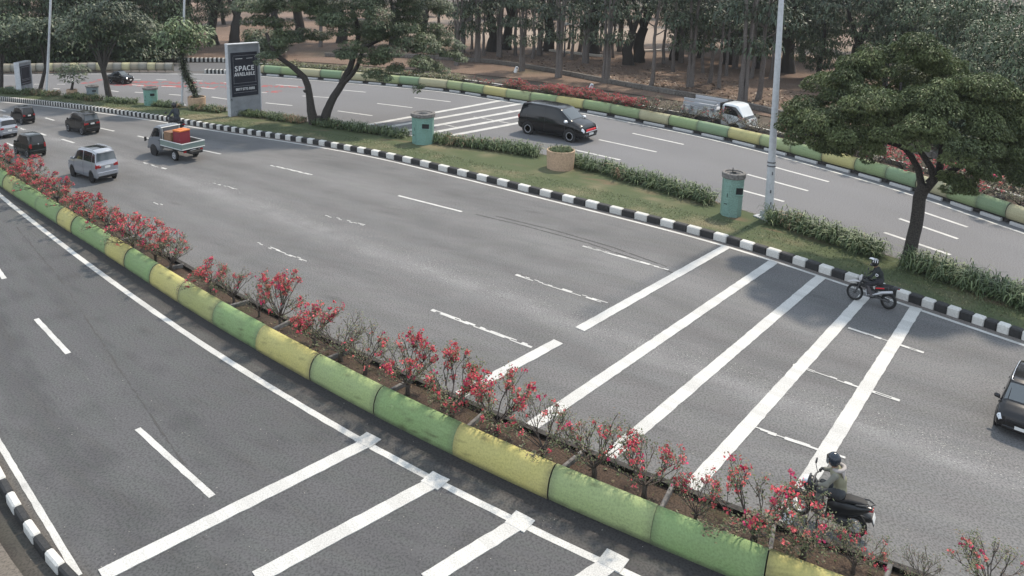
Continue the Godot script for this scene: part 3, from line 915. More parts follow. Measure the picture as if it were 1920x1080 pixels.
func median_plants() -> void:
	# strap-leaved border plants along the back of the median, broken where posts, pots and trees stand
	var runs := [[-20, 120, 0.5, "between the far left billboard and the small tree in its pot"], [143, 200, 0.5, "left of the blue-grey signal cabinet"], [214, 268, 0.45, "between the leaning trunk and the left green cabinet"], [296, 352, 0.45, "between the left green cabinet and the potted vine-clad tree"], [378, 432, 0.5, "between the potted vine-clad tree and the billboard"], [455, 582, 0.5, "from the billboard's foot to the forked tree"], [610, 772, 0.55, "from the forked tree to the round-topped cabinet"], [812, 1022, 0.6, "between the round-topped cabinet and the round pot of grass"], [1078, 1350, 0.6, "from the round pot of grass to the tall green cabinet"], [1462, 1672, 0.62, "between the white lamp post and the leaning tree"], [1722, 1990, 0.62, "to the right of the leaning tree"]]
	for r in runs:
		var mb := MB.new()
		var x: float = r[0]
		while x < r[1]:
			var f := index_at(c_kerb, x + 0.0)
			var i := clampi(int(index_at(c_med_back, x)), 1, c_med_back.size() - 2)
			var pxm := 1425.0 / c_med_back[i].distance_to(EYE)
			var base := c_med_back[i] - away(c_med_back, i) * rng.randf_range(0.1, 0.85)
			base.y = 0.12
			var dry := smoothstep(0.15, 0.5, n_mid.get_noise_2d(base.x * 1.4, base.z * 1.4)) * 0.8
			var sc := clampf(pxm / 42.0, 0.7, 1.0)
			for k in 13:
				var a := rng.randf() * TAU
				var g := rng.randf()
				var c := mix3(Color(0.036, 0.066, 0.022), Color(0.20, 0.25, 0.115), g * g)
				if rng.randf() < dry * 0.75: c = mix3(Color(0.22, 0.13, 0.08), Color(0.30, 0.22, 0.13), rng.randf())
				blade(mb, base, Vector3(cos(a), 0, sin(a)), rng.randf_range(0.26, 0.6) * sc * float(r[2]) / 0.55, rng.randf_range(0.022, 0.042), rng.randf_range(0.25, 1.0), c)
			x += 0.034 * pxm * rng.randf_range(0.6, 1.3) * clampf(sc, 0.8, 1.0)
		tag(put("border_plants", mb, M.leaf), "strap-leaved border plants on the median " + String(r[3]), "border plants", "border plants along the median", "stuff")
	# short turf
	var mb := MB.new()
	for i in 26000:
		var k := rng.randi_range(30, c_kerb.size() - 3)
		var t := rng.randf()
		var p := c_kerb[k] + away(c_kerb, k) * 0.28
		var q := c_med_back[clampi(int(k * float(c_med_back.size()) / c_kerb.size()), 0, c_med_back.size() - 1)]
		# nearest point on the back edge
		var w := 1.6
		p += away(c_kerb, k) * t * w + tan_at(c_kerb, k) * rng.randf_range(-0.15, 0.15)
		p.y = 0.15
		var m := n_big.get_noise_2d(p.x * 7.0, p.z * 7.0) + 0.5 * n_mid.get_noise_2d(p.x * 2.0, p.z * 2.0)
		var c := mix3(Color(0.085, 0.112, 0.045), Color(0.26, 0.23, 0.125), smoothstep(0.0, 0.6, m + rng.randf_range(-0.3, 0.3)))
		var a := rng.randf() * TAU
		var d := Vector3(cos(a), 0, sin(a))
		var s := rng.randf_range(0.035, 0.08)
		mb.col = c * rng.randf_range(0.75, 1.3)
		var sd := Vector3(-d.z, 0, d.x) * 0.012
		mb.tri(p - sd, p + sd, p + d * s + Vector3(0, s * rng.randf_range(0.5, 1.0), 0))
	tag(put("grass", mb, M.leaf), "short dry grass on the median", "grass", "", "stuff")

func branchwork(mb: MB, tips: Array, p: Vector3, d: Vector3, l: float, r: float, depth: int, spread: float, sides := 4) -> void:
	var q := p + d * l * 0.5 + Vector3(rng.randf_range(-1, 1), rng.randf_range(-0.3, 0.6), rng.randf_range(-1, 1)) * l * 0.07
	var e := p + d * l
	mb.tube([p, q, e], [r, r * 0.85, r * 0.66], sides, false)
	if depth == 0:
		tips.append([e, d])
		return
	if depth <= 2: tips.append([q, d])
	for k in (3 if rng.randf() < 0.5 else 2):
		var t := (d + Vector3(rng.randf_range(-1, 1), rng.randf_range(-0.35, 0.75), rng.randf_range(-1, 1)) * spread).normalized()
		branchwork(mb, tips, e, t, l * rng.randf_range(0.6, 0.86), r * 0.62, depth - 1, spread, sides)

func petal_cluster(mb: MB, p: Vector3, s: float, n: int) -> void:
	var base := mix3(Color(0.57, 0.055, 0.085), Color(0.68, 0.16, 0.15), rng.randf())
	if rng.randf() < 0.25: base = Color(0.50, 0.03, 0.11)
	for k in n:
		var o := Vector3(rng.randf_range(-1, 1), rng.randf_range(-0.7, 0.7), rng.randf_range(-1, 1)) * s
		var b := Basis.from_euler(Vector3(rng.randf_range(-1.2, 1.2), rng.randf() * TAU, rng.randf_range(-1.2, 1.2)))
		var w := rng.randf_range(0.014, 0.027)
		mb.col = base * rng.randf_range(0.7, 1.25)
		mb.quad(p + o - b.x * w, p + o - b.z * w * 0.8, p + o + b.x * w, p + o + b.z * w * 0.8)

func make_shrub(red: float, leafy: float) -> Node3D:   # about 1 m tall, 1.3 m wide
	var t := Node3D.new()
	t.name = "bougainvillea"
	add_child(t, true)
	var wood := MB.new()
	var tips := []
	wood.tube([Vector3(0, -0.05, 0), Vector3(0.02, 0.08, 0.01), Vector3(0.0, 0.17, 0)], [0.055, 0.042, 0.045], 7, false, 0.1)
	for k in 11:
		var a := TAU * k / 11.0 + rng.randf_range(-0.4, 0.4)
		branchwork(wood, tips, Vector3(0, 0.15, 0), Vector3(cos(a), rng.randf_range(0.35, 1.5), sin(a)).normalized(), rng.randf_range(0.22, 0.34), 0.017, 3, 0.62, 3)
	put("branches", wood, M.twig, t)
	var leaves := MB.new()
	var flowers := MB.new()
	for q in tips:
		var p: Vector3 = q[0]
		for k in int(leafy * rng.randf_range(1.0, 6.5)):
			var c := mix3(Color(0.035, 0.055, 0.02), Color(0.12, 0.14, 0.055), rng.randf())
			if rng.randf() < 0.3: c = Color(0.15, 0.10, 0.065)
			flake(leaves, p + Vector3(rng.randf_range(-1, 1), rng.randf_range(-1, 1), rng.randf_range(-1, 1)) * 0.07, rng.randf_range(0.014, 0.027), c)
		if rng.randf() < red * (0.10 + 0.75 * smoothstep(0.35, 0.95, p.y)): petal_cluster(flowers, p, rng.randf_range(0.02, 0.06), rng.randi_range(6, 16))
	put("leaves", leaves, M.leaf, t).set_meta("kind", "stuff")
	if flowers.v.size(): put("blossoms", flowers, M.petal, t).set_meta("kind", "stuff")
	return t

const ORDINAL := ["first", "second", "third", "fourth", "fifth", "sixth", "seventh", "eighth", "ninth", "tenth", "eleventh", "twelfth", "thirteenth", "fourteenth", "fifteenth", "sixteenth", "seventeenth", "eighteenth", "nineteenth", "twentieth", "twenty-first", "twenty-second", "twenty-third", "twenty-fourth", "twenty-fifth", "twenty-sixth", "twenty-seventh", "twenty-eighth", "twenty-ninth", "thirtieth", "thirty-first", "thirty-second", "thirty-third", "thirty-fourth"]

func planter_shrubs() -> void:
	var kinds := [[1.15, 2.6], [0.85, 2.0], [0.5, 1.6], [0.22, 1.5], [0.04, 1.1]]
	var looks := ["covered in red blossom", "with many red blossoms", "with scattered red blossoms", "with few red blossoms", "bare and twiggy"]
	var protos := []
	for k in kinds:
		protos.append([make_shrub(k[0], k[1]), make_shrub(k[0], k[1])])
	var used := {}
	# foot of the stem and top of the plant on the photograph, which of the kinds
	var near := [[1850, 1112, 1015, 3, 1.25], [1725, 1100, 1030, 4, 1.0], [1600, 1072, 980, 3, 0.95], [1505, 1048, 930, 3, 1.1], [1412, 1018, 885, 2, 1.15], [1305, 978, 885, 2, 0.9], [1208, 930, 832, 2, 0.95], [1112, 896, 800, 3, 1.0], [1018, 857, 775, 3, 1.05], [930, 815, 722, 1, 1.05], [846, 782, 678, 0, 1.0], [765, 738, 652, 1, 1.0], [684, 700, 628, 4, 1.1], [640, 676, 600, 4, 1.1], [588, 648, 572, 1, 1.1], [526, 612, 520, 1, 0.85], [486, 593, 538, 4, 1.0], [438, 568, 508, 3, 1.0], [398, 546, 484, 0, 1.25], [322, 506, 440, 3, 1.2], [292, 490, 430, 1, 1.2], [250, 468, 402, 0, 1.25], [200, 434, 376, 0, 1.2], [168, 416, 366, 0, 1.2], [140, 402, 350, 0, 1.2], [108, 382, 334, 0, 1.2], [78, 366, 316, 0, 1.2], [50, 350, 300, 0, 1.2], [22, 334, 286, 0, 1.2], [-6, 318, 272, 0, 1.2]]
	for i in near.size():
		var s: Array = near[i]
		var label := "bougainvillea %s in the near planter, %s from the bottom right corner" % [looks[s[3]], ORDINAL[i]]
		var o := shrub_copy(protos, used, s[3], i, label, "bougainvillea in the near planter")
		var b := at(s[0], s[1], 0.3)
		o.position = b
		var h: float = above(Vector3(b.x, 0, b.z), s[0], s[2]).y - 0.3
		h = clampf(h * (1.05 if s[0] > 1250 else lerpf(1.12, 1.26, smoothstep(380.0, 760.0, float(s[0])))), 0.55, 1.6)
		var wide := lerpf(0.74, 0.84, smoothstep(300.0, 700.0, float(s[0])))
		o.scale = Vector3(h * wide * s[4], h * 1.0, h * wide * s[4])
		o.rotation.y = rng.randf() * TAU
	for q in [[708, 860, 40, 3, 0.75, "under the forked tree's crown"], [868, 1000, 32, 3, 0.9, "left of the red mass"], [930, 1190, 18, 0, 0.9, "in the red mass behind the black van"], [1010, 1180, 24, 1, 1.05, "among the red mass, on its far side"], [1205, 1300, 26, 4, 1.25, "between the red mass and the white pickup"], [1312, 1460, 30, 4, 1.1, "in front of the white pickup"], [1470, 1760, 38, 2, 1.3, "under the leaning tree's crown"], [1780, 1930, 34, 3, 1.25, "at the right edge"]]:
		var x: float = q[0]
		var k := 0
		while x < q[1]:
			var f := index_at(c_far_base, x)
			if f < c_far_base.size() - 6:
				var b := on(c_far_base, f) + away(c_far_base, int(f)) * rng.randf_range(0.7, 1.6) + Vector3(0, 0.42, 0)
				var lk := int(q[3])
				if lk == 3 and rng.randf() < 0.25: lk = 4
				var o := shrub_copy(protos, used, lk, k, "far-planter bougainvillea, %s from the left of those %s" % [ORDINAL[k], q[5]], "bougainvillea in the far planter")
				o.position = b
				var s := rng.randf_range(0.85, 1.15) * float(q[4])
				o.scale = Vector3(s * 1.15, s * 0.9, s * 1.15)
				o.rotation.y = rng.randf() * TAU
				k += 1
			x += float(q[2]) * rng.randf_range(0.8, 1.2)
	# clipped yellow-green edging bushes behind the far planter
	var mb := MB.new()
	for i in 9000:
		var x := rng.randf_range(490, 850)
		var f := index_at(c_far_base, x)
		var p := on(c_far_base, f) + away(c_far_base, int(f)) * rng.randf_range(0.5, 1.9)
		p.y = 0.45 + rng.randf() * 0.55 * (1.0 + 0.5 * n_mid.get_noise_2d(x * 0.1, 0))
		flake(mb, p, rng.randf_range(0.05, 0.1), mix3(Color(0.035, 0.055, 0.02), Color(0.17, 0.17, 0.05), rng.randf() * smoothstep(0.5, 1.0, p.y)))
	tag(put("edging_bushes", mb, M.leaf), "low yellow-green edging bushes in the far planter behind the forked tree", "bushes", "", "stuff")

func shrub_copy(protos: Array, used: Dictionary, kind: int, i: int, label: String, group: String) -> Node3D:
	var key := kind * 2 + i % 2
	var o: Node3D = protos[kind][i % 2]
	if used.has(key): o = copy(o, label)
	used[key] = true
	return tag(o, label, "shrub", group)

# crown of leaf sprays spread through clumps: [centre, radii]
func leaf_crown(mb: MB, clumps: Array, per_m2: float, size: float, dark: Color, pale: Color, droop: float) -> void:
	for q in clumps:
		var o: Vector3 = q[0]
		var r: Vector3 = q[1]
		var tone := rng.randf_range(0.0, 0.45)
		var n := int(per_m2 * (r.x * r.z + r.x * r.y + r.y * r.z) * 4.2)
		for k in n:
			var d := Vector3(rng.randf_range(-1, 1), rng.randf_range(-1, 1), rng.randf_range(-1, 1))
			if d.length_squared() > 1.0 or d.length_squared() < 0.01: d = d.normalized() * rng.randf_range(0.5, 1.0)
			d = d.normalized() * pow(d.length(), 0.45)
			if d.y < -0.2: d.y *= 0.65
			var lump := 1.0 + 0.35 * n_fine.get_noise_3dv((o + d * r) * 6.0)
			var p := o + d * r * lump
			var out := (Vector3(d.x, 0, d.z).normalized() + Vector3(rng.randf_range(-0.8, 0.8), 0, rng.randf_range(-0.8, 0.8))).normalized()
			var l := size * rng.randf_range(0.6, 1.3)
			var w := l * rng.randf_range(0.16, 0.3)
			var s := Vector3(-out.z, rng.randf_range(-0.4, 0.4), out.x).normalized() * w
			var m := p + out * l * 0.5 + Vector3(0, l * rng.randf_range(-0.05, 0.2), 0)
			var e := p + out * l + Vector3(0, -l * droop * rng.randf_range(0.3, 1.3), 0)
			mb.col = mix3(dark, pale, tone + rng.randf_range(-0.2, 0.45) + (0.18 if rng.randf() < 0.3 else 0.0))
			if size < 0.1:
				mb.quad(p, m - s * 1.1, e, m + s * 1.1)
				continue
			mb.quad(p - s * 0.35, p + s * 0.35, m + s, m - s)
			mb.quad(m - s, m + s, e + s * 0.25, e - s * 0.25)

func scattered(clumps: Array, n: int, share: float) -> Array:   # each clump broken up into smaller ones round its rim
	var out := []
	for q in clumps:
		for k in n:
			var d := Vector3(rng.randf_range(-1, 1), rng.randf_range(-0.8, 1), rng.randf_range(-1, 1)).normalized() * rng.randf_range(0.35, 1.0)
			out.append([q[0] + d * q[1] * 0.95, q[1] * share * rng.randf_range(0.55, 1.25) * Vector3(1.1, 0.95, 1.1)])
	return out

func limb(mb: MB, pts: Array, r0: float, r1: float, sides := 9) -> void:
	var c := Curve3D.new()
	for i in pts.size():
		var t: Vector3 = (pts[mini(i + 1, pts.size() - 1)] - pts[maxi(i - 1, 0)]) * 0.2
		c.add_point(pts[i], -t, t)
	var out := []
	var rad := []
	var l := c.get_baked_length()
	var n := maxi(4, int(l / 0.45))
	for i in n + 1:
		var f := float(i) / n
		out.append(c.sample_baked(l * f) + Vector3(n_fine.get_noise_2d(i * 9.0, r0 * 99.0), 0, n_fine.get_noise_2d(i * 9.0, 50.0 + r0 * 99.0)) * r0 * 0.35 * minf(1.0, i * 0.5))
		rad.append(lerpf(r0, r1, pow(f, 0.8)) * (1.0 + 0.18 * exp(-f * l / maxf(r0 * 2.0, 0.05)) * (1.0 if pts[0].y < 0.3 else 0.0)))
	mb.tube(out, rad, sides, true, 0.06)

func median_trees() -> void:
	# the leaning tree on the right of the median; marks on the photograph give limbs and clumps their places round the trunk
	var b := at(1700, 492)
	var t := thing("tree", "leaning dark-trunked tree with broad feathery crown, right of the tall white lamp post", "tree", b)
	var P := func(x: float, y: float, deep: float) -> Vector3:
		var q := above(b, x, y)
		return q + Vector3(b.x, 0, b.z).normalized() * deep - b
	var wood := MB.new()
	limb(wood, [Vector3(0, -0.1, 0), P.call(1712, 440, 0), P.call(1724, 385, 0), P.call(1733, 345, 0)], 0.195, 0.19, 12)
	limb(wood, [P.call(1730, 372, 0), P.call(1722, 320, 0.1), P.call(1700, 285, 0.3), P.call(1640, 230, 0.6), P.call(1570, 185, 0.9)], 0.13, 0.04)
	limb(wood, [P.call(1733, 360, 0), P.call(1752, 335, -0.1), P.call(1735, 290, -0.4), P.call(1700, 230, -0.6), P.call(1690, 150, -0.5)], 0.13, 0.04)
	limb(wood, [P.call(1742, 345, 0), P.call(1762, 320, 0.2), P.call(1768, 260, 0.6), P.call(1790, 190, 0.9)], 0.14, 0.04)
	limb(wood, [P.call(1752, 335, 0), P.call(1785, 318, -0.2), P.call(1830, 280, -0.6), P.call(1868, 240, -0.8)], 0.13, 0.04)
	limb(wood, [P.call(1700, 285, 0.3), P.call(1660, 262, -0.3), P.call(1590, 250, -0.9), P.call(1520, 240, -1.2)], 0.09, 0.03)
	put("trunk", wood, M.bark_dark, t)
	var clumps := []
	for q in [[1515, 215, 52, 0.2], [1545, 160, 48, 0.6], [1600, 135, 50, 0.3], [1655, 110, 52, 0.0], [1715, 108, 55, 0.5], [1775, 120, 55, 0.0], [1825, 150, 52, -0.3], [1870, 185, 48, 0.2], [1890, 235, 42, 0.3], [1930, 215, 48, 0.2], [1925, 275, 44, 0.4], [1950, 180, 46, 0.0], [1905, 320, 30, 0.2], [1850, 235, 50, -0.6], [1790, 190, 60, -1.2], [1720, 180, 65, -1.4], [1650, 180, 62, -1.2], [1585, 205, 58, -1.0], [1545, 245, 46, -0.8], [1605, 235, 48, -1.4], [1670, 225, 50, -1.6], [1735, 228, 48, -1.4], [1800, 265, 48, -1.3], [1860, 285, 40, -0.4], [1575, 268, 30, -0.6], [1630, 272, 24, -1.0], [1500, 255, 30, -0.2], [1830, 320, 32, -0.6], [1800, 345, 26, -0.6], [1700, 215, 60, 0.9], [1780, 210, 60, 1.2], [1600, 205, 55, 1.0], [1850, 210, 50, 1.0], [1690, 150, 60, 1.2], [1765, 155, 55, 1.4], [1490, 232, 26, 0.0], [1790, 320, 24, -1.0]]:
		var o: Vector3 = P.call(q[0], q[1], q[3])
		var r: float = q[2] / LENS * (b + o).distance_to(EYE)
		clumps.append([o, Vector3(r, r * 0.72, r)])
	var crown := MB.new()
	leaf_crown(crown, scattered(clumps, 6, 0.47), 430.0, 0.088, Color(0.052, 0.072, 0.032), Color(0.230, 0.275, 0.120), 0.6)
	put("crown", crown, M.leaf, t).set_meta("kind", "stuff")
	# the forked tree behind the billboard
	var b2 := at(594, 236)
	t = thing("tree", "forked tree with two dark leaning trunks, between the tall billboard and a green cabinet", "tree", b2)
	var Q := func(x: float, y: float, deep: float) -> Vector3:
		return above(b2, x, y) + Vector3(b2.x, 0, b2.z).normalized() * deep - b2
	wood = MB.new()
	limb(wood, [Q.call(590, 237, 0), Q.call(583, 200, 0), Q.call(578, 165, 0), Q.call(565, 140, 0), Q.call(540, 118, -0.2), Q.call(515, 95, -0.5), Q.call(500, 60, -0.5)], 0.27, 0.08)
	limb(wood, [Q.call(605, 237, 0), Q.call(618, 198, 0), Q.call(636, 165, 0), Q.call(655, 130, 0.2), Q.call(666, 100, 0.3), Q.call(672, 60, 0.4), Q.call(660, 10, 0.5)], 0.27, 0.1)
	limb(wood, [Q.call(640, 160, 0), Q.call(665, 132, -0.2), Q.call(680, 95, -0.4), Q.call(705, 75, -0.7), Q.call(770, 50, -0.8)], 0.15, 0.05)
	limb(wood, [Q.call(578, 165, 0), Q.call(574, 172, -0.2), Q.call(570, 168, -0.3)], 0.08, 0.06)
	wood.tube([Q.call(598, 238, -0.2), Q.call(598, 216, -0.2)], [0.17, 0.16], 9)
	put("trunk", wood, M.bark_dark, t)
	clumps = []
	for q in [[510, 85, 30, 0.0], [540, 62, 32, 0.5], [500, 50, 32, 0.8], [585, 30, 40, 0.0], [640, 45, 45, -0.4], [690, 30, 55, -0.8], [740, 60, 52, -1.0], [790, 90, 48, -0.6], [770, 40, 52, 0.4], [820, 60, 40, 0.6], [840, 90, 36, 0.8], [720, 95, 42, -1.0], [760, 120, 36, -1.2], [805, 125, 32, -0.6], [650, 90, 32, -1.0], [700, 130, 24, -1.4], [540, 5, 50, 0.6], [640, 0, 55, 0.5], [740, 0, 60, 0.5], [480, 10, 45, 1.0], [800, 20, 50, 1.0], [500, 105, 24, -0.4], [850, 110, 24, 0.4], [775, 150, 16, -1.6], [690, 60, 45, 1.0], [590, 70, 30, 1.0], [560, -40, 60, 0.5], [680, -50, 70, 0.5], [780, -40, 60, 0.5]]:
		var o: Vector3 = Q.call(q[0], q[1], q[3] * 1.5)
		var r: float = q[2] / LENS * (b2 + o).distance_to(EYE)
		clumps.append([o, Vector3(r, r * 0.6, r)])
	crown = MB.new()
	leaf_crown(crown, scattered(clumps, 6, 0.48), 200.0, 0.115, Color(0.034, 0.054, 0.026), Color(0.16, 0.195, 0.095), 0.55)
	put("crown", crown, M.leaf, t).set_meta("kind", "stuff")
	# three more on the median further left
	for d in [["leaning tree on the median beside the blue-grey signal cabinet", [[207, 190], [200, 160], [194, 135], [186, 105], [178, 70]], 0.19, [[150, 60, 42], [190, 50, 48], [225, 60, 40], [175, 30, 44], [215, 25, 46], [250, 45, 36], [185, 85, 22]]], ["slender tree leaning right on the median beside the left lamp post", [[74, 177], [79, 155], [85, 130], [88, 100], [88, 60]], 0.13, [[70, 70, 30], [105, 75, 30], [85, 55, 36], [110, 50, 34], [60, 55, 30]]], ["dark-trunked tree at the left edge of the photo on the median", [[1, 176], [3, 150], [2, 130], [0, 100], [-4, 70]], 0.15, [[-20, 75, 34], [15, 85, 30], [30, 70, 30], [0, 62, 34]]]]:
		var bb := at(d[1][0][0], d[1][0][1])
		var o := thing("tree", d[0], "tree", bb)
		var dir := Vector3(bb.x, 0, bb.z).normalized()
		wood = MB.new()
		var pts := []
		for q in d[1]: pts.append(above(bb, q[0], q[1]) - bb)
		limb(wood, pts, d[2], d[2] * 0.5)
		clumps = []
		for q in d[3]:
			var e := above(bb, q[0], q[1]) - bb + dir * rng.randf_range(-0.8, 0.8)
			limb(wood, [pts[2], pts[3].lerp(e, 0.5), e], d[2] * 0.45, 0.03, 6)
			var r: float = 0.82 * q[2] / LENS * (bb + e).distance_to(EYE)
			clumps.append([e, Vector3(r, r * 0.65, r)])
		put("trunk", wood, M.bark_dark, o)
		crown = MB.new()
		leaf_crown(crown, clumps, 55.0, 0.22, Color(0.022, 0.036, 0.020), Color(0.080, 0.11, 0.05), 0.5)
		put("crown", crown, M.leaf, o).set_meta("kind", "stuff")

func park_tree(kind: int) -> Node3D:   # about 13 m tall, its crown beginning at 4.5 m
	var t := Node3D.new()
	t.name = "park_tree"
	add_child(t, true)
	var wood := MB.new()
	var clumps := []
	if kind == 0 or kind == 4:      # a bundle of pale stems
		for k in 4:
			var a := TAU * k / 4.0 + rng.randf_range(-0.3, 0.3)
			var lean := rng.randf_range(0.3, 1.0)
			var pts := [Vector3(cos(a) * 0.16, -0.1, sin(a) * 0.16)]
			for i in 4: pts.append(Vector3(cos(a) * (0.18 + lean * i * i * 0.06), 1.6 + i * 2.2, sin(a) * (0.18 + lean * i * i * 0.06)))
			limb(wood, pts, rng.randf_range(0.16, 0.24), 0.07, 8)
			clumps.append([pts[4] + Vector3(0, 0.5, 0), Vector3(1.7, 1.5, 1.7)])
			clumps.append([pts[3] + Vector3(cos(a), 0, sin(a)) * 1.2, Vector3(1.2, 0.9, 1.2)])
			clumps.append([pts[2] + Vector3(cos(a + 1.0), 0, sin(a + 1.0)) * 1.2, Vector3(0.9, 0.8, 0.9)])
		put("trunk", wood, M.bark_grey, t)
	elif kind == 1 or kind == 2:    # a thick dark trunk that divides
		var fork := Vector3(rng.randf_range(-0.3, 0.3), 3.4, rng.randf_range(-0.3, 0.3))
		limb(wood, [Vector3(0, -0.1, 0), Vector3(0.1, 1.6, 0.05), fork], 0.55, 0.42, 11)
		for k in 4:
			var a := TAU * k / 4.0 + rng.randf_range(-0.5, 0.5)
			var e := fork + Vector3(cos(a) * 2.4, 3.4 + rng.randf() * 2.0, sin(a) * 2.4)
			limb(wood, [fork - Vector3(0, 0.3, 0), fork + Vector3(cos(a) * 0.7, 1.4, sin(a) * 0.7), e], 0.26, 0.07, 7)
			clumps.append([e, Vector3(2.1, 1.5, 2.1)])
			clumps.append([e + Vector3(cos(a), -0.9, sin(a)) * 1.4, Vector3(1.3, 1.0, 1.3)])
		clumps.append([fork + Vector3(0, 6.5, 0), Vector3(2.6, 1.8, 2.6)])
		put("trunk", wood, M.bark_dark, t)
	elif kind == 3:                 # a slender stem
		var pts := [Vector3(0, -0.1, 0), Vector3(0.15, 2.0, 0.1), Vector3(0.05, 4.2, 0), Vector3(0.3, 7.0, 0.2), Vector3(0.2, 9.0, 0.1)]
		limb(wood, pts, 0.2, 0.07, 8)
		for k in 6:
			var a := k * 2.4
			var s: Vector3 = pts[2] + Vector3(0, k * 0.7, 0)
			var e := s + Vector3(cos(a) * 1.5, 1.3, sin(a) * 1.5)
			limb(wood, [s, s.lerp(e, 0.5) + Vector3(0, -0.2, 0), e], 0.07, 0.03, 5)
			clumps.append([e, Vector3(1.2, 0.9, 1.2)])
		put("trunk", wood, M.bark_grey, t)
	else:                           # a bushy tree clothed nearly to the ground
		limb(wood, [Vector3(0, -0.1, 0), Vector3(0.2, 1.6, 0), Vector3(0.1, 4.0, 0.2), Vector3(0.3, 6.5, 0)], 0.3, 0.12, 8)
		put("trunk", wood, M.bark_dark, t)
		for k in 16:
			var a := k * 2.4
			var y := 1.6 + k * 0.45
			var w := 2.3 * sin(clampf((y - 0.3) / 9.0, 0.1, 1.0) * PI * 0.85)
			clumps.append([Vector3(cos(a) * w, y, sin(a) * w), Vector3(1.5, 1.05, 1.5)])
	var crown := MB.new()
	var dark := Color(0.022, 0.036, 0.022) if kind < 3 else Color(0.026, 0.044, 0.022)
	leaf_crown(crown, clumps, 11.5 if kind < 5 else 22.0, 0.28 if kind < 5 else 0.25, dark, Color(0.09, 0.12, 0.06) if kind < 5 else Color(0.10, 0.14, 0.06), 0.9)
	put("crown", crown, M.leaf, t).set_meta("kind", "stuff")
	return t

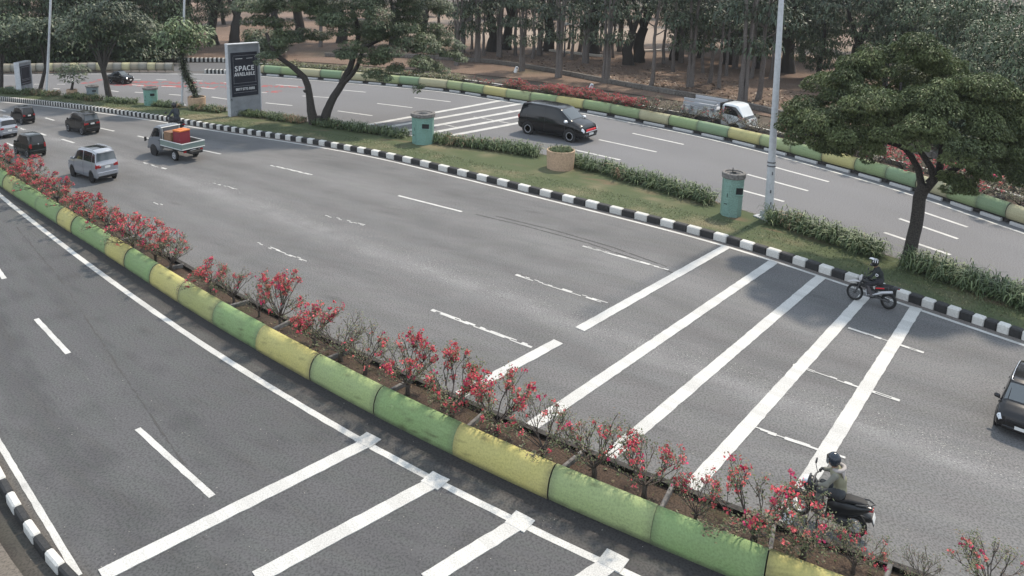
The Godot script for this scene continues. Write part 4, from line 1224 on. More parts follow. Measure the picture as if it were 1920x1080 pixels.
func park_trees() -> void:
	var protos := []
	for k in 7: protos.append(park_tree(k))
	var used := {}
	var words := ["grey multi-stemmed park tree", "thick dark-trunked park tree", "dark forked park tree", "slender park tree", "pale-stemmed park tree", "bushy dark green tree", "dense bushy green tree"]
	# foot on the photograph, kind, size, where it stands
	var spots := [
		[857, 122, 4, 0.75, "right of the forked tree's crown, nearest the planter"], [895, 116, 0, 0.85, "third trunk right of the forked tree's crown"], [922, 96, 2, 1.0, "behind the pale sand patch left of centre"], [950, 92, 1, 1.0, "beside the bright clearing, above the red blossoms' left end"], [978, 133, 4, 0.7, "with a white marker post leaning on it, behind the red blossoms"], [998, 110, 3, 0.9, "just left of the two dark trunks in the middle"], [1028, 95, 1, 1.05, "behind the garden lamp"], [1048, 145, 0, 0.85, "in front of the garden lamp, on the park kerb"], [1086, 97, 3, 1.1, "between the garden lamps"], [1112, 103, 1, 1.15, "broadest trunk behind the second garden lamp"], [1136, 155, 0, 0.95, "standing on the park kerb above the red blossoms' right end"], [1178, 121, 2, 0.9, "left of a close pair above the white marker post"], [1198, 116, 1, 0.95, "right of a close pair above the white marker post"], [1221, 160, 3, 0.95, "beside the white marker post on the park kerb"], [1293, 163, 4, 0.9, "first on the park kerb right of the sandy clearing"], [1330, 155, 3, 0.9, "behind the white pickup's load"], [1348, 165, 3, 0.8, "behind the white pickup's load, nearer the cab"], [1392, 192, 0, 1.0, "right behind the white pickup's cab"], [1421, 186, 3, 1.0, "between the white pickup and the lamp post"],
		[1265, 112, 1, 0.9, "at the left rim of the dark wood on the right"], [1310, 108, 5, 0.75, "in the dark wood above the white pickup"], [1366, 120, 2, 1.0, "in the dark wood left of the lamp post"], [1420, 128, 6, 0.75, "in the dark wood just left of the lamp post"], [1478, 136, 1, 1.0, "just right of the lamp post, in the wood"], [1535, 150, 5, 0.85, "behind the left side of the leaning tree's crown"], [1600, 160, 2, 1.0, "behind the middle of the leaning tree's crown"], [1660, 172, 6, 0.9, "behind the top of the leaning tree's crown"], [1730, 190, 5, 0.95, "behind the right shoulder of the leaning tree's crown"], [1800, 215, 6, 0.95, "near the right edge above the far planter"], [1870, 262, 5, 0.8, "at the right edge behind the leaning tree"], [1935, 300, 6, 0.8, "at the right edge, lowest on the park's slope"], [1830, 300, 6, 0.55, "low and dark between the leaning tree and the right edge"], [1905, 345, 5, 0.45, "small, over the far planter at the right edge"], [1770, 262, 6, 0.6, "behind the leaning tree's right limb"],
		[520, 84, 2, 0.9, "behind the billboard's right side"], [560, 78, 1, 1.0, "behind the forked tree's left trunk"], [600, 88, 3, 1.0, "seen in the fork of the forked tree"], [640, 80, 2, 1.0, "behind the forked tree's right trunk"], [690, 88, 1, 1.0, "behind the forked tree's crown, left of its middle"], [740, 84, 2, 0.95, "behind the forked tree's crown, right of its middle"], [790, 90, 1, 1.0, "behind the right side of the forked tree's crown"], [825, 82, 3, 1.1, "deep in the park right of the forked tree"],
		[440, 92, 1, 0.9, "behind the billboard's left side"], [400, 84, 2, 1.0, "above the side street's far kerb"], [360, 92, 6, 0.75, "behind the potted vine-clad tree"], [300, 98, 5, 0.9, "above the left green cabinet, beyond the far road"], [250, 100, 6, 0.9, "beyond the far road above the dark saloon"], [200, 104, 5, 0.9, "beyond the far road, left of the dark saloon"], [150, 106, 6, 0.85, "beyond the far road above the small potted tree"], [100, 108, 5, 0.85, "beyond the far road behind the left lamp post"], [50, 108, 6, 0.75, "beyond the far road above the far left billboard"], [5, 110, 5, 0.62, "beyond the far road at the left edge"], [-50, 112, 6, 0.65, "beyond the far road outside the left edge"],
		[880, 40, 1, 1.0, "far back in the park, left of the bright clearing"], [960, 34, 2, 1.0, "far back in the park behind the bright clearing"], [1040, 38, 1, 1.1, "far back behind the garden lamp"], [1100, 30, 6, 0.9, "far back beyond the sand, middle"], [1160, 44, 2, 1.0, "far back left of the sandy clearing"], [1230, 34, 5, 0.9, "far back above the sandy clearing"], [1290, 50, 6, 0.9, "far back right of the sandy clearing"], [1350, 64, 1, 1.0, "deep in the dark wood on the right"], [1440, 74, 5, 1.0, "deep in the wood behind the lamp post"], [1540, 90, 6, 1.1, "deep in the wood behind the leaning tree, left"], [1640, 100, 5, 1.1, "deep in the wood behind the leaning tree, middle"], [1740, 115, 6, 1.1, "deep in the wood behind the leaning tree, right"], [1840, 140, 5, 1.0, "deep in the wood at the right edge"], [700, 36, 6, 1.0, "far back behind the forked tree"], [600, 34, 5, 1.0, "far back above the billboard's right"], [500, 40, 6, 1.0, "far back above the billboard"], [420, 46, 5, 0.95, "far back above the side street"], [800, 30, 6, 1.0, "far back right of the forked tree's crown"], [320, 56, 6, 1.0, "far back on the left above the potted vine-clad tree"], [220, 62, 5, 1.05, "far back on the left above the dark saloon"], [130, 68, 6, 0.9, "far back on the left beside the left lamp post"]]
	var bush := Node3D.new()
	bush.name = "bush"
	add_child(bush, true)
	var bm := MB.new()
	var bc := []
	for k in 14:
		var a := k * 2.4
		bc.append([Vector3(cos(a) * 1.5 * rng.randf(), 0.7 + rng.randf() * 2.2, sin(a) * 1.5 * rng.randf()), Vector3(1.1, 0.8, 1.1)])
	leaf_crown(bm, bc, 26.0, 0.25, Color(0.024, 0.040, 0.020), Color(0.095, 0.13, 0.055), 0.6)
	put("foliage", bm, M.leaf, bush).set_meta("kind", "stuff")
	bm = MB.new()
	for k in 4: limb(bm, [Vector3(0, -0.1, 0), Vector3(cos(k * 1.6) * 0.4, 0.9, sin(k * 1.6) * 0.4), Vector3(cos(k * 1.6) * 0.9, 2.2, sin(k * 1.6) * 0.9)], 0.08, 0.03, 6)
	put("stem", bm, M.bark_dark, bush)
	var bushes := [[-30, 126, 1.0, "at the left edge beyond the beige barrier"], [22, 124, 1.1, "beyond the beige barrier, above the far left billboard"], [62, 123, 0.9, "beyond the beige barrier, left of the left lamp post"], [108, 122, 1.1, "beyond the beige barrier, right of the left lamp post"], [150, 122, 0.95, "beyond the beige barrier, above the small potted tree"], [192, 121, 1.1, "beyond the beige barrier, above the blue-grey cabinet"], [236, 121, 1.0, "beyond the beige barrier, above the black saloon"], [278, 120, 0.95, "beyond the beige barrier, above the left green cabinet"], [318, 112, 0.8, "above the end of the side street's far kerb"], [1905, 352, 0.6, "over the far planter at the right edge"], [1850, 318, 0.8, "beyond the far planter just left of the right edge"], [1795, 290, 0.8, "beyond the far planter, behind the leaning tree's right limb"], [480, 104, 0.7, "behind the billboard's right edge"], [520, 106, 0.6, "behind the forked tree's left trunk"]]
	for i in bushes.size():
		var q: Array = bushes[i]
		var o: Node3D = bush if i == 0 else copy(bush, "")
		tag(o, "dense green bush " + String(q[3]), "bush", "bushes beyond the far road")
		o.position = at(q[0], q[1])
		o.scale = Vector3(1.25, 1.0, 1.25) * float(q[2]) * rng.randf_range(0.9, 1.1)
		o.rotation.y = rng.randf() * TAU
	for q in [[1285, 84, 5, 1.0, "above the sandy clearing's right rim"], [1335, 92, 6, 0.95, "in the dark wood above the white pickup's load"], [1385, 98, 5, 1.05, "in the dark wood above the white pickup's cab"], [1432, 106, 6, 1.0, "in the dark wood immediately left of the lamp post"], [1505, 116, 5, 1.1, "in the dark wood right of the lamp post"]]: spots.append(q)
	var nth := 0
	for q in [[868, 100], [884, 92], [908, 104], [936, 106], [966, 104], [986, 88], [1012, 104], [1066, 92], [1072, 112], [1098, 118], [1126, 96], [1150, 108], [1162, 96], [1244, 120], [1262, 134], [1276, 118], [1318, 136], [1362, 142], [1378, 128], [1408, 146], [1444, 148]]:
		spots.append([q[0], q[1], 3 if nth % 3 else 4, 0.72 + 0.05 * (nth % 5), "%s of the thin ones between forked tree and lamp post" % ORDINAL[nth]])
		nth += 1
	for i in spots.size():
		var s: Array = spots[i]
		var label: String = words[s[2]] + " " + s[4]
		var o: Node3D = protos[s[2]]
		if used.has(s[2]): o = copy(o, label)
		used[s[2]] = true
		tag(o, label, "tree", "trees of the park beyond the far road")
		o.position = at(s[0], s[1])
		var k: float = s[3] * rng.randf_range(0.95, 1.05)
		o.scale = Vector3.ONE * k
		o.rotation.y = rng.randf() * TAU

func park_ground() -> void:
	# leaf-littered earth, with sunlit sand in the clearing
	var fl := func(p: Vector3, _t: float) -> Color:
		var k := 0.95 + 0.45 * n_big.get_noise_2d(p.x * 2.2, p.z * 2.2) + 0.3 * n_mid.get_noise_2d(p.x * 1.2, p.z * 1.2)
		var c := Color(0.27 * k, 0.18 * k, 0.128 * k)
		c = mix3(c, Color(0.10, 0.11, 0.05), smoothstep(0.3, 0.6, n_big.get_noise_2d(p.x * 1.5 + 50.0, p.z * 1.5)) * 0.5)
		var sand := smoothstep(78.0, 84.0, -p.z + 6.0 * n_big.get_noise_2d(p.x, p.z)) * smoothstep(130.0, 112.0, -p.z) * smoothstep(-0.25, 0.15, n_big.get_noise_2d(p.x * 1.6 + 7.0, p.z * 0.8))
		return mix3(c, Color(0.46, 0.36, 0.28), sand * smoothstep(-26.0, -10.0, p.x))
	var back := PackedVector3Array()
	for p in c_lane_back: back.append(Vector3(p.x * 2.2 + 10.0, 0, -150.0 - p.x * 0.2))
	setting("park_floor", between_straight(shifted(c_lane_back, -0.3), back, 60, fl), M.park_floor)
	# the low kerb wall that bounds the park
	var w := thing("kerb_wall", "low pale kerb wall that curves along the edge of the park", "wall")
	var line := trace([[690, 108], [760, 107], [845, 113], [900, 116], [960, 123], [1040, 136], [1130, 154], [1230, 172], [1330, 188], [1440, 210], [1560, 240], [1700, 280], [1900, 345]], Vector3(-4, 0, 0), Vector3(3, 0, 4))
	for i in range(0, line.size() - 7, 6):
		var a := line[i]; var b := line[i + 6]
		var mb := MB.new()
		var d := (b - a).normalized()
		var k := rng.randf_range(0.75, 1.0)
		mb.col = Color(k, k * 0.95, k * 0.88)
		mb.xf = Transform3D(Basis(d, Vector3.UP, d.cross(Vector3.UP)), (a + b) * 0.5 + Vector3(0, 0.17, 0))
		mb.box(Vector3.ZERO, Vector3(a.distance_to(b) - 0.02, 0.36, 0.3), 0.03)
		put("wall_block", mb, M.concrete, w)
	w = thing("kerb_wall", "thin pale edging deeper in the park, between the dark trunks", "wall")
	for q in [[1000, 93, 1130, 107], [1200, 98, 1268, 94]]:
		var a := at(q[0], q[1]); var b := at(q[2], q[3])
		var mb := MB.new()
		var d := (b - a).normalized()
		mb.col = Color(1.0, 0.95, 0.88)
		mb.xf = Transform3D(Basis(d, Vector3.UP, d.cross(Vector3.UP)), (a + b) * 0.5 + Vector3(0, 0.1, 0))
		mb.box(Vector3.ZERO, Vector3(a.distance_to(b), 0.24, 0.25), 0.03)
		put("edging", mb, M.kerb_white, w)
	var litter := MB.new()
	for i in 9000:
		var fi := rng.randi_range(0, line.size() - 2)
		var p := line[fi] + away(line, fi) * (0.4 + 14.0 * rng.randf() * rng.randf())
		p.y = 0.02
		flake(litter, p, rng.randf_range(0.06, 0.16), mix3(Color(0.10, 0.065, 0.045), Color(0.36, 0.26, 0.17), rng.randf() * rng.randf()))
	tag(put("fallen_leaves", litter, M.leaf), "dry fallen leaves over the park floor", "leaves", "", "stuff")

func between_straight(A: PackedVector3Array, B: PackedVector3Array, across: int, paint: Callable) -> MB:
	var mb := MB.new()
	var rows := []
	var cols := []
	for i in range(0, A.size(), 3):
		var r := PackedVector3Array()
		var cl := PackedColorArray()
		for k in across + 1:
			var t := float(k) / across
			var p := A[i].lerp(B[i], t * t * 0.6 + t * 0.4)
			p.y = -0.012
			r.append(p)
			cl.append(paint.call(p, t))
		rows.append(r)
		cols.append(cl)
	mb.grid(rows, false, cols)
	return mb

# ---------------------------------------------------------------- street furniture
func cabinet(px: Array, label: String, tint: Color, w_px: float, round_top: bool, turn: float) -> void:
	# px: foot x, foot y, top y
	var b := at(px[0], px[1])
	b.y = 0.12
	var h: float = tall(px[0], px[1], px[0] + 2.0, px[2]) - 0.12
	var r: float = w_px / LENS * b.distance_to(EYE) * 0.5
	var t := thing("signal_cabinet", label, "cabinet", b, atan2(b.x, b.z) + turn, "concrete cabinets along the median")
	var paint: StandardMaterial3D = M.green_paint.duplicate()
	paint.albedo_color = tint
	var body := MB.new()
	var rows := []
	# an eight-sided column, broad faces front and back
	for i in 9:
		var a := TAU * (i + 0.5) / 8.0
		rows.append(Vector2(cos(a), sin(a)) * r / cos(PI / 8.0) * 0.94)
	body.col = Color.WHITE
	for i in 8:
		var a := Vector3(rows[i].x, 0, rows[i].y); var d := Vector3(rows[i + 1].x, 0, rows[i + 1].y)
		var up := Vector3(0, h * 0.88, 0)
		body.quad(d * 0.97, a * 0.97, a + up, d + up)
	put("body", body, paint, t)
	var cap := MB.new()
	cap.lathe([Vector2(0.0, h * 0.88), Vector2(r * 1.08, h * 0.88), Vector2(r * 1.12, h * 0.90), Vector2(r * 1.12, h * 0.985), Vector2(r * 1.07, h), Vector2(r * 0.86, h), Vector2(r * 0.84, h * 0.975), Vector2(0.0, h * 0.975)], 20)
	cap.col = Color(1.5, 1.45, 1.38)
	put("cap", cap, M.concrete, t)
	# opening with its lip, door leaf, latch
	var z := -r * 0.94
	var hole := MB.new()
	hole.box(Vector3(-r * 0.42, h * 0.62, z), Vector3(r * 0.62, h * 0.15, 0.02), 0.0)
	put("opening", hole, M.hole, t)
	var lip := MB.new()
	lip.box(Vector3(-r * 0.42, h * 0.535, z - 0.03), Vector3(r * 0.78, 0.035, 0.07), 0.01)
	lip.box(Vector3(-r * 0.42, h * 0.705, z - 0.012), Vector3(r * 0.7, 0.025, 0.03), 0.006)
	put("opening_lip", lip, paint, t)
	var door := MB.new()
	door.box(Vector3(r * 0.66, h * 0.42, -r * 0.675), Vector3(r * 0.5, h * 0.7, 0.02), 0.006, Basis(Vector3.UP, -PI / 4.0))
	put("door", door, paint, t)
	var latch := MB.new()
	latch.box(Vector3(r * 0.62, h * 0.5, -r * 0.72), Vector3(0.03, 0.16, 0.03), 0.006, Basis(Vector3.UP, -PI / 4.0))
	latch.box(Vector3(r * 0.72, h * 0.3, -r * 0.66), Vector3(0.12, 0.03, 0.03), 0.006, Basis(Vector3.UP, -PI / 4.0))
	put("latch", latch, M.hole, t)
	if round_top:
		var rod := MB.new()
		rod.tube([Vector3(0.05, h * 0.97, 0), Vector3(0.05, h + 0.17, 0)], [0.018, 0.014], 6)
		rod.box(Vector3(0.0, h * 0.99, 0), Vector3(0.12, 0.05, 0.08), 0.01)
		put("rod", rod, M.hole, t)

func pot(px: Array, w_px: float, label: String) -> Array:
	var b := at(px[0], px[1])
	b.y = 0.1
	var r: float = w_px / LENS * b.distance_to(EYE) * 0.5
	var h: float = tall(px[0], px[1], px[0], px[2]) - 0.1
	b += Vector3(b.x, 0, b.z).normalized() * r
	var t := thing("plant_pot", label, "plant pot", b, 0.0, "round concrete pots on the median")
	var mb := MB.new()
	mb.lathe([Vector2(r * 0.93, -0.05), Vector2(r * 0.97, h * 0.5), Vector2(r, h * 0.97), Vector2(r * 0.985, h), Vector2(r * 0.9, h), Vector2(r * 0.88, h * 0.85)], 26)
	put("wall", mb, M.terracotta, t)
	var s := MB.new()
	s.lathe([Vector2(r * 0.89, h * 0.87), Vector2(0, h * 0.9)], 20)
	put("soil", s, M.soil, t)
	return [b, r, h, t]

func print_text(s: String, size: float, m: Material, parent: Node3D, where: Vector3, called := "lettering", wide := 1.0) -> void:
	var tm := TextMesh.new()
	var f := SystemFont.new()
	f.font_names = PackedStringArray(["Droid Sans"])
	f.font_weight = 700
	tm.font = f
	tm.text = s
	tm.font_size = 64
	tm.pixel_size = size / 46.0
	tm.depth = 0.006
	tm.curve_step = 4.0
	var o := put_mesh(called, tm, m, parent)
	o.position = where
	o.scale = Vector3(wide, 1, 1)

func pole(foot: Array, top: Array, r0: float, r1: float, label: String, bands: bool) -> void:
	var b := at(foot[0], foot[1])
	b.y = 0.14
	var e := above(b, top[0], top[1])
	var t := thing("lamp_post", label, "lamp post", b, 0.0, "white lamp posts on the median")
	var up := (e - b).normalized()
	var hi := up * (e - b).length()
	var full := up * 11.0
	var mb := MB.new()
	mb.tube([Vector3.ZERO, up * 0.35, full * 0.35, full], [r0 * 1.12, r0, lerpf(r0, r1, 0.5), r1], 8)
	put("shaft", mb, M.pole_paint, t)
	var base := MB.new()
	base.box(Vector3(0, 0.0, 0), Vector3(r0 * 4.6, 0.05, r0 * 4.6), 0.01, Basis(Vector3.UP, 0.5))
	for k in 4:
		var a := TAU * k / 4.0 + 0.5
		base.box(Vector3(cos(a), 0, sin(a)) * r0 * 1.35 + Vector3(0, 0.11, 0), Vector3(r0 * 1.0, 0.2, 0.015), 0.0, Basis(Vector3.UP, -a))
	put("base_plate", base, M.pole_paint, t)
	var arm := MB.new()
	var n := away(c_kerb, int(index_at(c_kerb, foot[0])))
	for s in [-1.0, 1.0]:
		arm.tube([full, full + n * s * 0.7 + Vector3(0, 0.35, 0), full + n * s * 2.0 + Vector3(0, 0.5, 0)], [0.05, 0.045, 0.04], 7)
		arm.box(full + n * s * 2.3 + Vector3(0, 0.5, 0), Vector3(0.3, 0.12, 0.7), 0.04, Basis(Vector3.UP, atan2(n.x, n.z)))
	put("lamp_arm", arm, M.pole_paint, t)
	if bands:
		var band := MB.new()
		for y in [0.245, 0.262]:
			var p: Vector3 = hi * y
			band.tube([p, p + up * 0.045], [r0 * 0.98, r0 * 0.98], 8)
		put("clamp_band", band, M.pole_dark, t)
		var hatch := MB.new()
		var dn := -Vector3(b.x, 0, b.z).normalized()
		hatch.box(up * 1.05 + dn * r0 * 0.98 + Vector3(0.03, 0, 0), Vector3(0.05, 0.12, 0.03), 0.005)
		hatch.box(up * 1.75 + dn * r0 * 0.94 + Vector3(0.06, 0, 0), Vector3(0.04, 0.12, 0.03), 0.005)
		hatch.box(up * 0.6 + dn * r0 * 0.98 + Vector3(0.06, 0, 0), Vector3(0.04, 0.1, 0.03), 0.005)
		put("hatch", hatch, M.pole_dark, t)

func billboard(foot_l: Array, foot_r: Array, top: Array, label: String, print_it: bool, skew: float) -> void:
	var a := at(foot_l[0], foot_l[1]); var b := at(foot_r[0], foot_r[1])
	var mid := (a + b) * 0.5
	var w := a.distance_to(b)
	var hi := above(mid, top[0], top[1]).y
	var d := (b - a).normalized()
	var t := thing("billboard", label, "billboard", mid + Vector3(0, 0.1, 0), 0.0)
	t.basis = Basis(d, Vector3.UP, d.cross(Vector3.UP))
	var h := hi - 0.1
	var mb := MB.new()
	mb.box(Vector3(0, h * 0.5, -0.14), Vector3(w, h, 0.26), 0.02)
	put("slab", mb, M.sign_grey, t)
	var rim := MB.new()
	rim.box(Vector3(w * 0.49, h * 0.5, -0.12), Vector3(0.05, h + 0.01, 0.34), 0.01)
	rim.box(Vector3(-w * 0.49, h * 0.5, -0.12), Vector3(0.05, h + 0.01, 0.34), 0.01)
	rim.box(Vector3(0, h, -0.12), Vector3(w + 0.02, 0.07, 0.36), 0.01)
	put("rim", rim, M.pole_paint, t)
	var y0 := h * 0.275; var y1 := h * 0.885
	var pw := w * 0.82
	var panel := MB.new()
	panel.box(Vector3(0.0, (y0 + y1) * 0.5, 0.0), Vector3(pw, y1 - y0, 0.07), 0.01)
	put("panel", panel, M.panel_navy, t)
	var ph := y1 - y0
	var frame := MB.new()
	for s in [-1.0, 1.0]:
		frame.box(Vector3(s * pw * 0.42, y0 + ph * 0.60, 0.037), Vector3(0.012, ph * 0.62, 0.006))
	frame.box(Vector3(0, y0 + ph * 0.93, 0.037), Vector3(pw * 0.84, 0.014, 0.006))
	for f in [0.305, 0.235, 0.09]:
		frame.box(Vector3(0, y0 + ph * f, 0.037), Vector3(pw * 0.88, 0.016, 0.006))
	put("printed_line", frame, M.print_dim, t)
	if print_it:
		print_text("SPACE", 0.29, M.print_white, t, Vector3(0, y0 + ph * 0.635, 0.04), "lettering", 1.0)
		print_text("AVAILABLE", 0.20, M.print_white, t, Vector3(0, y0 + ph * 0.505, 0.04), "lettering", 0.86)
		print_text("0877 5775 8888", 0.145, M.print_white, t, Vector3(0, y0 + ph * 0.165, 0.04), "lettering", 0.8)
		print_text("31", 0.13, M.hole, t, Vector3(-w * 0.45, h * 0.235, -0.006))
		var logo := MB.new()
		logo.box(Vector3(-pw * 0.2, y0 + ph * 0.86, 0.037), Vector3(pw * 0.26, 0.035, 0.006))
		logo.box(Vector3(pw * 0.2, y0 + ph * 0.86, 0.037), Vector3(pw * 0.24, 0.022, 0.006))
		put("printed_strip", logo, M.print_white, t)

func street_furniture() -> void:
	cabinet([1369, 408, 322], "tall green octagonal cabinet with a rod on its lid, beside the white lamp post", lin(0.22, 0.36, 0.31), 37.0, true, 0.25)
	cabinet([793, 272, 211], "green cabinet with a round lid in front of the far rumble bars", lin(0.20, 0.36, 0.305), 41.0, false, -0.2)
	cabinet([284, 200, 163], "green cabinet with a tilted lid left of the potted vine-clad tree", lin(0.19, 0.37, 0.31), 22.0, false, -0.2)
	cabinet([175, 187, 160], "blue-grey cabinet left of the leaning median tree", lin(0.20, 0.25, 0.27), 18.0, false, -0.2)
	cabinet([19, 175, 161], "small green cabinet at the far left of the median", lin(0.20, 0.36, 0.31), 11.0, false, -0.2)
	pole([1440, 414], [1465, 0], 0.17, 0.08, "tall white lamp post with two dark clamp bands, left of the leaning tree", true)
	pole([342, 202], [345.5, 0], 0.085, 0.05, "thin white lamp post beside the potted vine-clad tree", false)
	pole([88, 181], [95, 0], 0.09, 0.05, "thin white lamp post near the left edge", false)
	var b := at(1456, 200)
	var t := thing("pole", "thin dark pole behind the tall white lamp post", "pole", b)
	var mb := MB.new()
	mb.tube([Vector3(0, -0.1, 0), above(b, 1461, 100) - b, (above(b, 1466, 0) - b) * 1.3], [0.15, 0.13, 0.12], 8)
	put("shaft", mb, M.pole_dark, t)
	billboard([432, 223], [491, 215], [466, 82], "tall grey billboard with a navy SPACE AVAILABLE poster, on the median", true, 0.0)
	billboard([40, 180], [62, 174], [52, 116], "smaller grey billboard with a dark panel at the far left of the median", false, 0.0)
	# pots
	pot([1050, 327, 287], 54.0, "round terracotta-coloured pot filled with grass, in front of the black van")
	var q := pot_fill()
	q = pot([370, 208, 184], 30.0, "terracotta-coloured pot that holds the vine-clad leaning tree")
	var o := thing("potted_tree", "leaning young tree clad in epiphytes, growing from the pot beside the billboard", "tree", q[0] + Vector3(0, q[2] * 0.9, 0))
	var P := func(x: float, y: float) -> Vector3: return above(q[0], x, y) - o.position
	var wood := MB.new()
	var spine := [P.call(370, 186), P.call(362, 168), P.call(352, 150), P.call(344, 132), P.call(341, 110), P.call(342, 85)]
	limb(wood, spine, 0.13, 0.1)
	limb(wood, [spine[4], P.call(330, 95), P.call(322, 80)], 0.07, 0.03, 6)
	limb(wood, [spine[5], P.call(350, 68), P.call(362, 55)], 0.07, 0.03, 6)
	put("trunk", wood, M.bark_dark, o)
	var vine := MB.new()
	for i in 900:
		var f := rng.randf() * 4.6
		var p: Vector3 = spine[int(f)].lerp(spine[int(f) + 1], f - int(f))
		var a := rng.randf() * TAU
		blade(vine, p, Vector3(cos(a), 0, sin(a)), rng.randf_range(0.16, 0.5), 0.08, rng.randf_range(-0.3, 0.8), mix3(Color(0.02, 0.03, 0.016), Color(0.12, 0.14, 0.08), rng.randf()))
	put("epiphytes", vine, M.leaf, o).set_meta("kind", "stuff")
	var crown := MB.new()
	var cl := []
	for k in [[322, 78, 24], [345, 62, 28], [372, 66, 26], [355, 88, 18], [310, 70, 16], [385, 80, 14], [335, 50, 22]]:
		var r: float = k[2] / LENS * q[0].distance_to(EYE)
		cl.append([P.call(k[0], k[1]), Vector3(r, r * 0.75, r)])
	leaf_crown(crown, cl, 50.0, 0.22, Color(0.045, 0.075, 0.03), Color(0.19, 0.25, 0.11), 0.5)
	put("crown", crown, M.leaf, o).set_meta("kind", "stuff")
	q = pot([136, 186, 169], 16.0, "small terracotta-coloured pot with a round clipped tree, left of the blue-grey cabinet")
	o = thing("potted_tree", "small clipped tree with a bowl-shaped crown, in the small pot", "tree", q[0] + Vector3(0, q[2] * 0.9, 0))
	wood = MB.new()
	var top: Vector3 = above(q[0], 137, 154) - o.position
	limb(wood, [Vector3.ZERO, top * 0.5, top], 0.08, 0.07, 7)
	put("trunk", wood, M.bark_dark, o)
	crown = MB.new()
	var rr: float = 24.0 / LENS * q[0].distance_to(EYE)
	leaf_crown(crown, [[top + Vector3(0, rr * 0.3, 0), Vector3(rr * 0.85, rr * 0.4, rr * 0.85)], [top + Vector3(0, rr * 0.75, 0), Vector3(rr, rr * 0.4, rr)], [top + Vector3(0, rr * 0.95, 0), Vector3(rr * 0.7, rr * 0.35, rr * 0.7)]], 40.0, 0.2, Color(0.03, 0.05, 0.028), Color(0.13, 0.17, 0.09), 0.3)
	put("crown", crown, M.leaf, o).set_meta("kind", "stuff")

func pot_fill() -> Array:
	var b := at(1050, 327)
	var r: float = 54.0 / LENS * b.distance_to(EYE) * 0.5
	var h: float = tall(1050, 327, 1050, 289)
	b += Vector3(b.x, 0, b.z).normalized() * r
	var mb := MB.new()
	for i in 900:
		var a := rng.randf() * TAU
		var d := sqrt(rng.randf()) * r * 0.84
		var g := rng.randf()
		var e := rng.randf() * TAU
		blade(mb, b + Vector3(cos(a) * d, h * 0.86, sin(a) * d), Vector3(cos(e), 0, sin(e)), rng.randf_range(0.1, 0.24), 0.02, rng.randf_range(0.5, 1.5), mix3(Color(0.05, 0.08, 0.03), Color(0.20, 0.24, 0.11), g * g))
	tag(put("grass", mb, M.leaf), "thick grass growing out of the round pot in front of the black van", "grass", "", "stuff")
	return []

func small_things() -> void:
	# garden lamps in the park
	for d in [[1058, 106, 44, "mushroom-headed garden lamp beside the grey trunk in the middle of the park"], [1093, 102, 47, "second mushroom-headed garden lamp, left of the broadest trunk"]]:
		var b := at(d[0], d[1])
		var h := tall(d[0], d[1], d[0], d[2])
		var t := thing("garden_lamp", d[3], "garden lamp", b, 0.0, "garden lamps in the park")
		var mb := MB.new()
		mb.tube([Vector3.ZERO, Vector3(0, h - 0.1, 0)], [0.09, 0.07], 8)
		put("post", mb, M.pole_dark, t)
		mb = MB.new()
		mb.lathe([Vector2(0.1, h - 0.25), Vector2(0.28, h - 0.14), Vector2(0.62, h - 0.1), Vector2(0.55, h), Vector2(0.2, h + 0.1), Vector2(0.0, h + 0.12)], 14)
		put("hood", mb, M.lamp_white, t)
	for d in [[966, 136, 124, 5, "leaning white marker post behind the red blossoms on the left"], [1106, 170, 156, -7, "leaning white marker post on the park kerb above the red blossoms' right end"]]:
		var b := at(d[0], d[1])
		var h := tall(d[0], d[1], d[0], d[2])
		var t := thing("marker_post", d[4], "marker post", b)
		t.rotation = Vector3(0, 0, -0.3)
		var mb := MB.new()
		mb.tube([Vector3.ZERO, Vector3(0, h * 0.5, 0), Vector3(0, h * 0.93, 0), Vector3(0, h, 0)], [0.15, 0.15, 0.13, 0.05], 9)
		put("shaft", mb, M.lamp_white, t)
		mb = MB.new()
		mb.box(Vector3(0, h * 0.8, 0.13), Vector3(0.2, 0.1, 0.06), 0.02)
		put("reflector", mb, M.print_dim, t)
	# stone by the lamp post, pale chips on the roads
	var b := at(1456, 415, 0.15)
	var mb := MB.new()
	mb.ball(Vector3(0, 0.1, 0), Vector3(0.17, 0.14, 0.14), 6, 9)
	for i in mb.v.size():
		var s := 1.0 + 0.35 * n_fine.get_noise_3dv(mb.v[i] * 22.0)
		mb.v[i] = mb.v[i] * s
	mb.col = Color.WHITE
	var o := put("stone", mb, M.kerb_white)
	o.position = b
	tag(o, "pale rounded stone at the foot of the tall white lamp post", "stone")
	mb = MB.new()
	for i in 1500:
		var x := rng.randf_range(40, 1900)
		var y := rng.randf_range(330, 1075)
		var p := at(x, y)
		p.y = 0.006
		var c := Color(0.30, 0.28, 0.25) if rng.randf() < 0.4 else Color(0.03, 0.028, 0.025)
		flake_flat(mb, p, rng.randf_range(0.005, 0.016), c)
	# gravel swept together between the lanes
	for i in 12000:
		var k := rng.randi_range(60, c_inner.size() - 12)
		var a := c_inner[k]
		var n := away(c_inner, k)
		var p := gravel_spot(a, n, rng.randfn(0.385, 0.03)) + Vector3(-n.z, 0, n.x) * rng.randf_range(-0.3, 0.3)
		p.y = 0.006
		var g := rng.randf_range(0.24, 0.46) if rng.randf() < 0.75 else 0.05
		flake_flat(mb, p, rng.randf_range(0.005, 0.016), Color(g, g * 0.97, g * 0.93))
	tag(put("road_litter", mb, M.leaf), "tiny leaves and chips lying on the asphalt", "litter", "", "stuff")

func flake_flat(mb: MB, p: Vector3, s: float, c: Color) -> void:
	var a := rng.randf() * TAU
	var d := Vector3(cos(a), 0, sin(a)) * s
	var e := Vector3(-d.z, 0, d.x) * rng.randf_range(0.4, 0.9)
	mb.col = c
	mb.quad(p - d, p + e, p + d, p - e)

